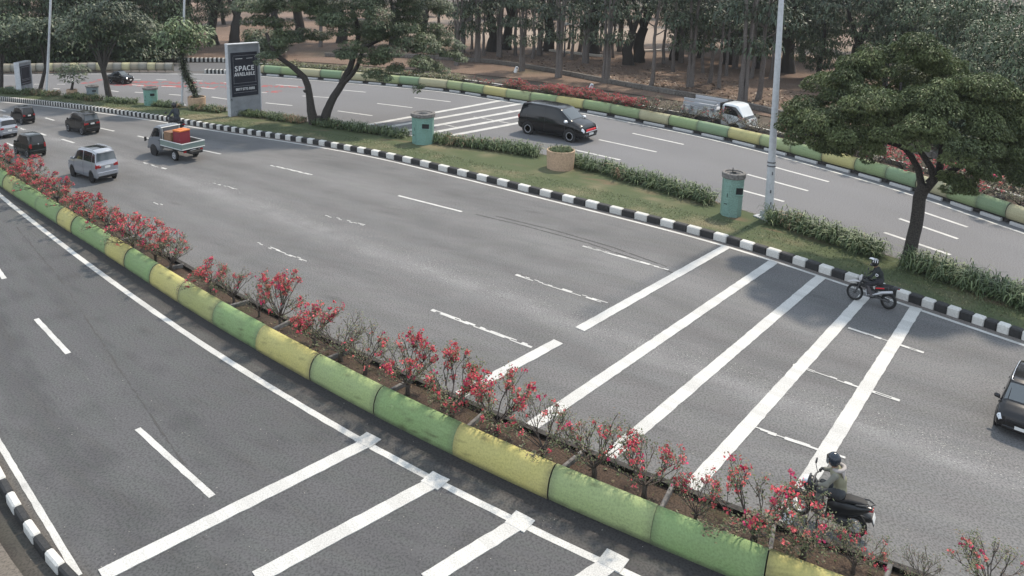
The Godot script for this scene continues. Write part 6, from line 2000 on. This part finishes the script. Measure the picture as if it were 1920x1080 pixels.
func scooter(label: String, where: Vector3, head: Vector3, sc: Vector3, steer: float) -> Node3D:
	var t := thing("motor_scooter", label, "scooter", where)
	t.basis = Basis(head, Vector3.UP, head.cross(Vector3.UP)) * Basis.from_scale(sc)
	tyre_wheel(t, 0.64, 0.27, 0.1, false, M.rim_metal)
	tyre_wheel(t, -0.62, 0.27, 0.12, false, M.rim_metal)
	var mb := MB.new()
	mb.loft([[Vector3(0.36, 0.52, 0), 0.03, 0.05], [Vector3(0.5, 0.56, 0), 0.05, 0.075], [Vector3(0.66, 0.575, 0), 0.045, 0.075], [Vector3(0.84, 0.52, 0), 0.035, 0.065], [Vector3(0.95, 0.43, 0), 0.015, 0.03]], 10)
	put("front_fender", mb, M.bike_black, t)
	mb = MB.new()      # leg shield and nose
	mb.loft([[Vector3(0.28, 0.62, 0), 0.30, 0.19], [Vector3(0.36, 0.70, 0), 0.30, 0.20], [Vector3(0.46, 0.80, 0), 0.22, 0.16], [Vector3(0.56, 0.84, 0), 0.12, 0.11], [Vector3(0.63, 0.84, 0), 0.05, 0.06]], 14)
	put("leg_shield", mb, M.bike_black, t)
	mb = MB.new()
	mb.loft([[Vector3(0.5, 0.93, 0), 0.07, 0.12], [Vector3(0.58, 0.92, 0), 0.06, 0.11], [Vector3(0.63, 0.90, 0), 0.03, 0.07]], 12)
	put("headlight", mb, M.lamp_clear, t)
	mb = MB.new()
	mb.loft([[Vector3(-0.2, 0.30, 0), 0.06, 0.15], [Vector3(0.1, 0.29, 0), 0.055, 0.16], [Vector3(0.34, 0.33, 0), 0.06, 0.15]], 10)
	put("floorboard", mb, M.bike_dark, t)
	mb = MB.new()      # side panels under the seat, sweeping up to the tail
	mb.loft([[Vector3(0.02, 0.50, 0), 0.16, 0.10], [Vector3(-0.15, 0.54, 0), 0.22, 0.17], [Vector3(-0.4, 0.60, 0), 0.20, 0.19], [Vector3(-0.65, 0.68, 0), 0.14, 0.16], [Vector3(-0.85, 0.75, 0), 0.07, 0.10], [Vector3(-0.95, 0.78, 0), 0.03, 0.06]], 14)
	put("side_panel", mb, M.bike_black, t)
	mb = MB.new()
	mb.loft([[Vector3(0.1, 0.74, 0), 0.03, 0.07], [Vector3(-0.05, 0.76, 0), 0.055, 0.13], [Vector3(-0.3, 0.78, 0), 0.055, 0.15], [Vector3(-0.42, 0.83, 0), 0.055, 0.14], [Vector3(-0.7, 0.86, 0), 0.045, 0.11], [Vector3(-0.82, 0.86, 0), 0.02, 0.07]], 12)
	put("seat", mb, M.seat_black, t)
	tube_part("grab_rail", t, M.bike_dark, [[[Vector3(-0.6, 0.82, 0.13), Vector3(-0.85, 0.88, 0.12), Vector3(-0.98, 0.9, 0.0), Vector3(-0.85, 0.88, -0.12), Vector3(-0.6, 0.82, -0.13)], [0.018, 0.018, 0.018, 0.018, 0.018]]])
	mb = MB.new()
	mb.loft([[Vector3(-0.86, 0.75, 0), 0.035, 0.09], [Vector3(-0.97, 0.76, 0), 0.03, 0.08]], 10)
	put("tail_lamp", mb, M.lamp_red, t)
	mb = MB.new()
	mb.loft([[Vector3(-0.7, 0.62, 0), 0.03, 0.07], [Vector3(-0.92, 0.6, 0), 0.02, 0.07], [Vector3(-1.02, 0.42, 0), 0.02, 0.06]], 10)
	put("rear_fender", mb, M.bike_dark, t)
	mb = MB.new()
	mb.box(Vector3(-1.0, 0.58, 0), Vector3(0.012, 0.12, 0.24), 0.003, Basis(Vector3.BACK, -0.35))
	put("number_plate", mb, M.plate_white, t)
	mb = MB.new()
	mb.loft([[Vector3(-0.1, 0.3, 0), 0.1, 0.1], [Vector3(-0.35, 0.28, 0), 0.12, 0.13], [Vector3(-0.62, 0.28, 0.06), 0.09, 0.09]], 10)
	put("engine", mb, M.bike_dark, t)
	mb = MB.new()
	mb.loft([[Vector3(-0.3, 0.3, 0.16), 0.045, 0.045], [Vector3(-0.55, 0.33, 0.17), 0.07, 0.06], [Vector3(-0.9, 0.4, 0.17), 0.075, 0.06], [Vector3(-0.97, 0.41, 0.17), 0.04, 0.035]], 10)
	put("exhaust", mb, M.bike_dark, t)
	tube_part("fork", t, M.bike_dark, [[[Vector3(0.64, 0.27, 0.07), Vector3(0.44, 0.78, 0.07)], [0.025, 0.03]], [[Vector3(0.64, 0.27, -0.07), Vector3(0.44, 0.78, -0.07)], [0.025, 0.03]], [[Vector3(0.44, 0.75, 0), Vector3(0.38, 1.0, 0)], [0.035, 0.03]]])
	tube_part("handlebar", t, M.bike_dark, [[[Vector3(0.28, 1.03, -0.36), Vector3(0.36, 1.02, -0.18), Vector3(0.38, 1.0, 0.0), Vector3(0.36, 1.02, 0.18), Vector3(0.28, 1.03, 0.36)], [0.018, 0.018, 0.03, 0.018, 0.018]]])
	for z in [-1.0, 1.0]:
		mb = MB.new()
		mb.tube([Vector3(0.35, 1.03, z * 0.22), Vector3(0.42, 1.18, z * 0.28)], [0.009, 0.009], 5)
		mb.loft([[Vector3(0.40, 1.23, z * 0.31), 0.055, 0.075], [Vector3(0.43, 1.23, z * 0.31), 0.05, 0.07]], 10)
		put("mirror", mb, M.bike_dark, t)
	return t

func trail_bike(label: String, where: Vector3, head: Vector3, sc: Vector3) -> Node3D:
	var t := thing("trail_motorcycle", label, "motorcycle", where)
	t.basis = Basis(head, Vector3.UP, head.cross(Vector3.UP)) * Basis.from_scale(sc)
	tyre_wheel(t, 0.70, 0.345, 0.085, true, M.bike_dark)
	tyre_wheel(t, -0.66, 0.325, 0.11, true, M.bike_dark)
	tube_part("fork", t, M.bike_dark, [[[Vector3(0.70, 0.345, 0.08), Vector3(0.40, 1.05, 0.09)], [0.03, 0.035]], [[Vector3(0.70, 0.345, -0.08), Vector3(0.40, 1.05, -0.09)], [0.03, 0.035]]])
	var mb := MB.new()
	mb.loft([[Vector3(0.40, 0.80, 0), 0.02, 0.05], [Vector3(0.58, 0.83, 0), 0.03, 0.075], [Vector3(0.80, 0.80, 0), 0.025, 0.07], [Vector3(1.02, 0.72, 0), 0.012, 0.04]], 10)
	put("front_fender", mb, M.bike_white, t)
	mb = MB.new()
	mb.loft([[Vector3(0.46, 0.98, 0), 0.13, 0.11], [Vector3(0.54, 0.98, 0), 0.13, 0.12], [Vector3(0.60, 0.95, 0), 0.05, 0.06]], 12)
	put("headlight_mask", mb, M.bike_white, t)
	mb = MB.new()
	mb.loft([[Vector3(0.42, 0.92, 0), 0.10, 0.14], [Vector3(0.25, 0.90, 0), 0.15, 0.17], [Vector3(0.05, 0.88, 0), 0.11, 0.12], [Vector3(-0.1, 0.86, 0), 0.06, 0.08]], 12)
	put("tank", mb, M.bike_black, t)
	mb = MB.new()
	mb.loft([[Vector3(0.08, 0.93, 0), 0.035, 0.08], [Vector3(-0.2, 0.88, 0), 0.05, 0.12], [Vector3(-0.55, 0.91, 0), 0.045, 0.11], [Vector3(-0.78, 0.95, 0), 0.025, 0.08]], 10)
	put("seat", mb, M.seat_black, t)
	for z in [-1.0, 1.0]:
		mb = MB.new()
		mb.loft([[Vector3(-0.1, 0.74, z * 0.1), 0.09, 0.03], [Vector3(-0.35, 0.78, z * 0.13), 0.10, 0.035], [Vector3(-0.62, 0.86, z * 0.1), 0.06, 0.03]], 10)
		var o := put("side_panel", mb, M.bike_black, t)
		mb = MB.new()
		mb.box(Vector3(-0.3, 0.81, z * 0.168), Vector3(0.34, 0.045, 0.01), 0.003, Basis(Vector3.BACK, -0.2))
		put("red_stripe", mb, M.accent_red, o)
	mb = MB.new()
	mb.loft([[Vector3(-0.6, 0.89, 0), 0.03, 0.09], [Vector3(-0.85, 0.95, 0), 0.02, 0.08], [Vector3(-1.08, 0.95, 0), 0.012, 0.05]], 10)
	put("rear_fender", mb, M.bike_dark, t)
	mb = MB.new()
	mb.box(Vector3(-1.0, 0.90, 0), Vector3(0.06, 0.05, 0.1), 0.01)
	put("tail_lamp", mb, M.lamp_red, t)
	mb = MB.new()
	mb.loft([[Vector3(0.22, 0.52, 0), 0.16, 0.12], [Vector3(0.02, 0.46, 0), 0.2, 0.16], [Vector3(-0.2, 0.46, 0), 0.13, 0.13]], 10)
	mb.tube([Vector3(0.1, 0.6, 0), Vector3(0.22, 0.8, 0)], [0.09, 0.08], 10)
	put("engine", mb, M.bike_dark, t)
	tube_part("exhaust", t, M.rim_metal, [[[Vector3(0.25, 0.62, -0.1), Vector3(0.2, 0.4, -0.14), Vector3(-0.1, 0.5, -0.16), Vector3(-0.4, 0.66, -0.17), Vector3(-0.8, 0.78, -0.17)], [0.022, 0.025, 0.03, 0.06, 0.055]]])
	tube_part("frame", t, M.bike_dark, [[[Vector3(0.40, 0.95, 0), Vector3(0.2, 0.5, 0.1), Vector3(-0.15, 0.36, 0.11), Vector3(-0.2, 0.8, 0.1)], [0.03, 0.025, 0.025, 0.025]], [[Vector3(0.40, 0.95, 0), Vector3(0.2, 0.5, -0.1), Vector3(-0.15, 0.36, -0.11), Vector3(-0.2, 0.8, -0.1)], [0.03, 0.025, 0.025, 0.025]], [[Vector3(-0.15, 0.4, 0.1), Vector3(-0.66, 0.325, 0.1)], [0.035, 0.03]], [[Vector3(-0.15, 0.4, -0.1), Vector3(-0.66, 0.325, -0.1)], [0.035, 0.03]]])
	tube_part("handlebar", t, M.bike_dark, [[[Vector3(0.22, 1.14, -0.38), Vector3(0.32, 1.12, -0.2), Vector3(0.38, 1.06, 0.0), Vector3(0.32, 1.12, 0.2), Vector3(0.22, 1.14, 0.38)], [0.015, 0.015, 0.02, 0.015, 0.015]]])
	for z in [-1.0, 1.0]:
		mb = MB.new()
		mb.tube([Vector3(0.28, 1.13, z * 0.25), Vector3(0.33, 1.26, z * 0.29)], [0.008, 0.008], 5)
		mb.loft([[Vector3(0.32, 1.3, z * 0.31), 0.045, 0.06], [Vector3(0.35, 1.3, z * 0.31), 0.04, 0.055]], 8)
		put("mirror", mb, M.bike_dark, t)
	return t

# One continuous skin round tapered bones: distances joined by a smooth minimum on a grid, meshed as surface nets.
func flesh(mb: MB, bones: Array, cell: float, blend: float) -> void:
	var lo := Vector3(1e9, 1e9, 1e9)
	var hi := -lo
	for b in bones:
		for k in 2:
			var r: float = b[2 + k] + blend + cell * 2.0
			lo = lo.min(b[k] - Vector3.ONE * r)
			hi = hi.max(b[k] + Vector3.ONE * r)
	var nx := int((hi.x - lo.x) / cell) + 2
	var ny := int((hi.y - lo.y) / cell) + 2
	var nz := int((hi.z - lo.z) / cell) + 2
	var f := PackedFloat32Array()
	f.resize(nx * ny * nz)
	f.fill(1.0)
	for b in bones:
		var a: Vector3 = b[0]
		var d: Vector3 = b[1] - a
		var dd := maxf(d.length_squared(), 1e-9)
		var r0: float = b[2]
		var r1: float = b[3]
		var m := maxf(r0, r1) + blend + cell * 2.0
		var p0: Vector3 = a.min(b[1]) - Vector3.ONE * m - lo
		var p1: Vector3 = a.max(b[1]) + Vector3.ONE * m - lo
		for x in range(maxi(0, int(p0.x / cell)), mini(nx, int(p1.x / cell) + 2)):
			for y in range(maxi(0, int(p0.y / cell)), mini(ny, int(p1.y / cell) + 2)):
				var at_ := (x * ny + y) * nz
				for z in range(maxi(0, int(p0.z / cell)), mini(nz, int(p1.z / cell) + 2)):
					var p := lo + Vector3(x, y, z) * cell
					var t := clampf((p - a).dot(d) / dd, 0.0, 1.0)
					var v := p.distance_to(a + d * t) - lerpf(r0, r1, t)
					var o := f[at_ + z]
					var h := maxf(blend - absf(o - v), 0.0) / blend
					f[at_ + z] = minf(o, v) - h * h * blend * 0.25
	var spot := {}
	for x in nx - 1:
		for y in ny - 1:
			for z in nz - 1:
				var sum := Vector3.ZERO
				var cnt := 0
				var v := []
				var base := (x * ny + y) * nz + z
				if f[base] > cell * 3.0: continue
				for c in 8: v.append(f[base + (c & 1) * ny * nz + ((c >> 1) & 1) * nz + ((c >> 2) & 1)])
				for e in [[0, 1], [2, 3], [4, 5], [6, 7], [0, 2], [1, 3], [4, 6], [5, 7], [0, 4], [1, 5], [2, 6], [3, 7]]:
					var va: float = v[e[0]]; var vb: float = v[e[1]]
					if (va < 0.0) != (vb < 0.0):
						var ca := Vector3(e[0] & 1, (e[0] >> 1) & 1, (e[0] >> 2) & 1)
						var cb := Vector3(e[1] & 1, (e[1] >> 1) & 1, (e[1] >> 2) & 1)
						sum += ca.lerp(cb, va / (va - vb))
						cnt += 1
				if cnt: spot[base] = lo + (Vector3(x, y, z) + sum / cnt) * cell
	var grad := {}
	var shade := {}
	for k in spot:
		var z: int = k % nz
		var y: int = (k / nz) % ny
		var x: int = k / (ny * nz)
		var g := Vector3.ZERO
		for c in 8:
			var val := f[k + (c & 1) * ny * nz + ((c >> 1) & 1) * nz + ((c >> 2) & 1)]
			g += Vector3((c & 1) * 2 - 1, ((c >> 1) & 1) * 2 - 1, ((c >> 2) & 1) * 2 - 1) * val
		grad[k] = g.normalized()
		var best := 1e9
		var col := Color.WHITE
		for b in bones:
			var d: Vector3 = b[1] - b[0]
			var t := clampf((spot[k] - b[0]).dot(d) / maxf(d.length_squared(), 1e-9), 0.0, 1.0)
			var v: float = spot[k].distance_to(b[0] + d * t) - lerpf(b[2], b[3], t)
			if v < best:
				best = v
				col = b[4]
		shade[k] = col
	var sx := ny * nz
	for k in spot:
		var z: int = k % nz
		var y: int = (k / nz) % ny
		var x: int = k / sx
		for ax in 3:
			if (ax == 0 and (y == 0 or z == 0)) or (ax == 1 and (x == 0 or z == 0)) or (ax == 2 and (x == 0 or y == 0)): continue
			var step: int = [sx, nz, 1][ax]
			var in0 := f[k] < 0.0
			var in1 := f[k + step] < 0.0
			if in0 == in1: continue
			var s1: int = [nz, 1, sx][ax]
			var s2: int = [1, sx, nz][ax]
			var q := [k, k - s1, k - s1 - s2, k - s2]
			if not (spot.has(q[1]) and spot.has(q[2]) and spot.has(q[3])): continue
			if not in0: q = [q[3], q[2], q[1], q[0]]
			for t in [[0, 1, 2], [0, 2, 3]]:
				for i in [t[0], t[2], t[1]]:
					mb.v.append(mb.xf * spot[q[i]]); mb.n.append(mb.xf.basis * grad[q[i]]); mb.c.append(shade[q[i]])

func hand(mb: MB, wrist: Vector3, grip: Vector3, along: Vector3, c: Color) -> void:   # closed round a bar through grip that runs along «along»
	var d := (grip - wrist).normalized()
	var up := along.cross(d).normalized()
	if up.y < 0.0: up = -up
	var palm := grip - d * 0.035 + up * 0.026
	var bones := [[wrist, palm, 0.026, 0.03, c], [palm - along * 0.03, palm + along * 0.03, 0.018, 0.018, c]]
	for k in 4:
		var o := along * (k - 1.5) * 0.021
		var r := [0.0082, 0.009, 0.0088, 0.0078][k] as float
		var l := [0.9, 1.05, 1.0, 0.85][k] as float
		var a := palm + o + d * 0.018
		var b := grip + o + d * 0.026 * l + up * 0.02
		var e := grip + o + d * 0.032 * l - up * 0.014
		var g := grip + o + d * 0.008 - up * 0.03 * l
		bones.append([a, b, r * 1.1, r, c]); bones.append([b, e, r, r * 0.95, c]); bones.append([e, g, r * 0.95, r * 0.85, c])
	var th := palm - along * 0.036
	bones.append([th, grip - along * 0.042 - up * 0.012 + d * 0.004, 0.012, 0.0095, c])
	bones.append([grip - along * 0.042 - up * 0.012 + d * 0.004, grip - along * 0.03 - up * 0.028 + d * 0.012, 0.0095, 0.008, c])
	flesh(mb, bones, 0.006, 0.006)

func rider(label: String, bike: Node3D, k: Dictionary) -> void:
	var t := thing("person", label, "person", bike.position)
	t.basis = bike.basis
	var j: Color = k.jacket; var sl: Color = k.sleeve; var tr: Color = k.trousers; var sh: Color = k.shoe; var skin_c := Color(0.24, 0.135, 0.085)
	var hip: Vector3 = k.hip
	var neck: Vector3 = k.neck
	var head: Vector3 = k.head
	var bones := []
	var sp := hip.lerp(neck, 0.5) + Vector3(-0.03, 0.0, 0)
	bones.append([hip + Vector3(0, 0.0, -0.09), hip + Vector3(0, 0, 0.09), 0.135, 0.135, tr])
	bones.append([hip + Vector3(0, 0.06, 0), sp, 0.14, 0.145, j])
	bones.append([sp, neck + Vector3(-0.02, -0.12, 0), 0.15, 0.15, j])
	bones.append([neck + Vector3(-0.02, -0.09, -0.13), neck + Vector3(-0.02, -0.09, 0.13), 0.085, 0.085, j])
	bones.append([neck + Vector3(-0.01, -0.06, 0), head + Vector3(-0.01, -0.1, 0), 0.07, 0.06, skin_c])
	bones.append([head + Vector3(-0.005, 0.02, 0), head + Vector3(0.03, -0.06, 0), 0.098, 0.07, skin_c])
	for s in [-1.0, 1.0]:
		var shoulder := neck + Vector3(-0.02, -0.1, s * 0.19)
		var grip: Vector3 = k.grip * Vector3(1, 1, s)
		var elbow: Vector3 = k.elbow * Vector3(1, 1, s)
		var wrist := grip + (elbow - grip).normalized() * 0.095 + Vector3(0, 0.02, 0)
		bones.append([shoulder, elbow, 0.068, 0.052, sl])
		bones.append([elbow, wrist, 0.052, 0.036, sl])
		bones.append([wrist, wrist.lerp(grip, 0.35) + Vector3(0, 0.012, 0), 0.034, 0.03, k.hand])
		var knee: Vector3 = k.knee * Vector3(1, 1, s)
		var ankle: Vector3 = k.ankle * Vector3(1, 1, s)
		bones.append([hip + Vector3(0.02, -0.02, s * 0.09), knee, 0.098, 0.068, tr])
		bones.append([knee, ankle, 0.066, 0.045, k.get("shin", tr)])
		bones.append([ankle + Vector3(-0.06, -0.035, 0), ankle + Vector3(0.15, -0.05, s * 0.02), 0.045, 0.036, sh])
	var mb := MB.new()
	flesh(mb, bones, 0.02, 0.05)
	for s in [-1.0, 1.0]:
		var grip: Vector3 = k.grip * Vector3(1, 1, s)
		var elbow: Vector3 = k.elbow * Vector3(1, 1, s)
		hand(mb, grip + (elbow - grip).normalized() * 0.085 + Vector3(0, 0.022, 0), grip, Vector3(-0.25, 0.0, s).normalized() * s, k.hand)
	# face under the helmet: nose, brows, lips, eyes, ears
	var face := [[head + Vector3(0.108, -0.01, 0), head + Vector3(0.125, -0.042, 0), 0.01, 0.014, skin_c], [head + Vector3(0.098, 0.022, -0.035), head + Vector3(0.098, 0.022, 0.035), 0.012, 0.012, skin_c * 0.6], [head + Vector3(0.1, -0.078, -0.02), head + Vector3(0.1, -0.078, 0.02), 0.009, 0.009, Color(0.2, 0.08, 0.07)], [head + Vector3(0.06, -0.1, -0.02), head + Vector3(0.075, -0.105, 0.0), 0.035, 0.035, skin_c]]
	for s in [-1.0, 1.0]:
		face.append([head + Vector3(0.096, 0.0, s * 0.034), head + Vector3(0.098, 0.0, s * 0.03), 0.011, 0.011, Color(0.05, 0.04, 0.04)])
		face.append([head + Vector3(0.0, -0.02, s * 0.09), head + Vector3(-0.005, 0.015, s * 0.095), 0.018, 0.02, skin_c])
	flesh(mb, face, 0.006, 0.008)
	put("body", mb, M.cloth, t)
	# helmet: shell open at the face, rim, visor
	var hel := MB.new()
	var rows := []
	var cut: float = 0.62 if not k.get("full", false) else 0.98
	for i in 11:
		var b := lerpf(0.0, PI * 0.80, i / 10.0)
		var r := PackedVector3Array()
		for q in 25:
			var a := TAU * (q % 24) / 24.0
			var open := smoothstep(1.05, 0.7, absf(wrapf(a, -PI, PI)))
			var bb := minf(b, lerpf(PI * 0.80, PI * (0.40 if not k.get("full", false) else 0.44), open))
			r.append(head + Vector3(0.0, 0.01, 0) + Vector3(sin(bb) * cos(a) * 0.152, cos(bb) * 0.150, sin(bb) * sin(a) * 0.132))
		rows.append(r)
	hel.grid(rows, true)
	var ho := put("helmet", hel, k.helmet, t)
	var rim := MB.new()
	var pts := []
	var rr := []
	for q in 25:
		pts.append(rows[10][q % 24])
		rr.append(0.01)
	rim.tube(pts, rr, 6, false)
	put("helmet_rim", rim, M.trim_black, ho)
	if k.get("full", false):
		var chin := MB.new()
		var cp := []
		var cr := []
		for q in 9:
			var a := lerpf(-1.25, 1.25, q / 8.0)
			cp.append(head + Vector3(cos(a) * 0.165, -0.085 - 0.02 * cos(a), sin(a) * 0.128))
			cr.append(0.038)
		chin.tube(cp, cr, 8)
		put("chin_guard", chin, k.helmet, ho)
		var peak := MB.new()
		peak.loft([[head + Vector3(0.06, 0.135, 0), 0.012, 0.11], [head + Vector3(0.16, 0.15, 0), 0.01, 0.1], [head + Vector3(0.24, 0.14, 0), 0.006, 0.075]], 10)
		put("peak", peak, M.helmet_white, ho)
		for q in [[0.35, 0.5], [0.62, 0.38], [0.92, 0.3]]:
			for s in [-1.0, 1.0]:
				var st := MB.new()
				var sp2 := []
				var sr := []
				for m in 8:
					var b := lerpf(0.25, 1.35, m / 7.0)
					var a: float = PI * 0.5 * s + (q[0] - 0.55) * 2.2 * s
					sp2.append(head + Vector3(0, 0.01, 0) + Vector3(sin(b) * cos(a) * 0.156, cos(b) * 0.154, sin(b) * sin(a) * 0.136))
					sr.append(0.012)
				st.tube(sp2, sr, 5)
				put("helmet_stripe", st, M.helmet_white, ho)
	else:
		var vis := MB.new()
		rows = []
		for i in 5:
			var r := PackedVector3Array()
			for q in 11:
				var a := lerpf(-1.0, 1.0, q / 10.0)
				var y := lerpf(0.05, -0.085, i / 4.0)
				r.append(head + Vector3(cos(a) * 0.166 + 0.004, y, sin(a) * 0.142))
			rows.append(r)
		vis.grid(rows)
		put("visor", vis, M.glass_pale, ho)
	if k.has("hood"):
		var h := MB.new()
		var hp := []
		var hr := []
		for q in 9:
			var a := lerpf(0.7, TAU - 0.7, q / 8.0)
			hp.append(neck + Vector3(cos(a) * 0.13 - 0.05, 0.0 - 0.03 * cos(a), sin(a) * 0.14))
			hr.append(0.03 if q in [0, 8] else 0.045)
		h.tube(hp, hr, 8)
		h.loft([[neck + Vector3(-0.13, 0.0, 0), 0.05, 0.14], [neck + Vector3(-0.19, -0.07, 0), 0.1, 0.13], [neck + Vector3(-0.21, -0.16, 0), 0.06, 0.08]], 10)
		put("hood", h, M.hood_white, t)
	if k.has("rings"):
		var rg := MB.new()
		for q in [-1.0, 1.0]:
			var rp := []
			var rq := []
			var c: Vector3 = neck + Vector3(-0.04, -0.2 , -0.24)
			for m in 13:
				var a := TAU * (m % 12) / 12.0
				rp.append(c + Vector3(cos(a) * 0.045 + q * 0.04, sin(a) * 0.045 + q * 0.03, 0.0))
				rq.append(0.014)
			rg.tube(rp, rq, 6, false)
		put("sleeve_emblem", rg, M.print_white, t)

func two_wheelers() -> void:
	var sit := {"hip": Vector3(-0.22, 0.93, 0), "neck": Vector3(-0.08, 1.44, 0), "head": Vector3(-0.01, 1.60, 0), "elbow": Vector3(0.06, 1.14, 0.3), "grip": Vector3(0.29, 1.045, 0.31), "knee": Vector3(0.2, 0.86, 0.15), "ankle": Vector3(0.16, 0.42, 0.13)}
	var s := scooter("black motor scooter ridden past the near planter in the bottom right corner", at(1548, 984), Vector3(-0.84, 0, -0.54), Vector3(0.72, 0.80, 0.80), 0.0)
	var k := sit.duplicate()
	k.merge({"jacket": Color(0.23, 0.22, 0.15), "sleeve": Color(0.19, 0.185, 0.155), "trousers": Color(0.05, 0.052, 0.055), "shin": Color(0.16, 0.16, 0.15), "shoe": Color(0.03, 0.03, 0.03), "hand": Color(0.05, 0.05, 0.05), "helmet": M.helmet_navy, "hood": true})
	rider("person in an olive jacket with a pale hood and navy helmet, riding the black scooter", s, k)
	var b := trail_bike("trail motorcycle with a pale front fender, at the median kerb beneath the leaning tree", at(1633, 571), Vector3(-0.80, 0, -0.60), Vector3(0.66, 0.74, 0.74))
	k = {"hip": Vector3(-0.25, 1.04, 0), "neck": Vector3(-0.05, 1.55, 0), "head": Vector3(0.04, 1.71, 0), "elbow": Vector3(0.08, 1.24, 0.36), "grip": Vector3(0.24, 1.15, 0.33), "knee": Vector3(0.2, 0.86, 0.2), "ankle": Vector3(0.0, 0.46, 0.17), "jacket": Color(0.014, 0.016, 0.018), "sleeve": Color(0.014, 0.016, 0.018), "trousers": Color(0.022, 0.022, 0.024), "shin": Color(0.09, 0.08, 0.085), "shoe": Color(0.10, 0.10, 0.10), "hand": Color(0.02, 0.02, 0.02), "helmet": M.bike_black, "full": true, "rings": true}
	rider("person in black with a black and white striped helmet, riding the trail motorcycle", b, k)
	s = scooter("dark motor scooter half hidden beyond the grey pickup, by the median kerb", at(330, 258), Vector3(-0.86, 0, -0.51), Vector3(0.75, 1.05, 0.9), 0.0)
	k = sit.duplicate()
	k.merge({"jacket": Color(0.03, 0.036, 0.045), "sleeve": Color(0.03, 0.036, 0.045), "trousers": Color(0.03, 0.03, 0.035), "shoe": Color(0.02, 0.02, 0.02), "hand": Color(0.03, 0.03, 0.03), "helmet": M.bike_black})
	rider("person in dark clothes seen from behind above the grey pickup, on a dark scooter", s, k)
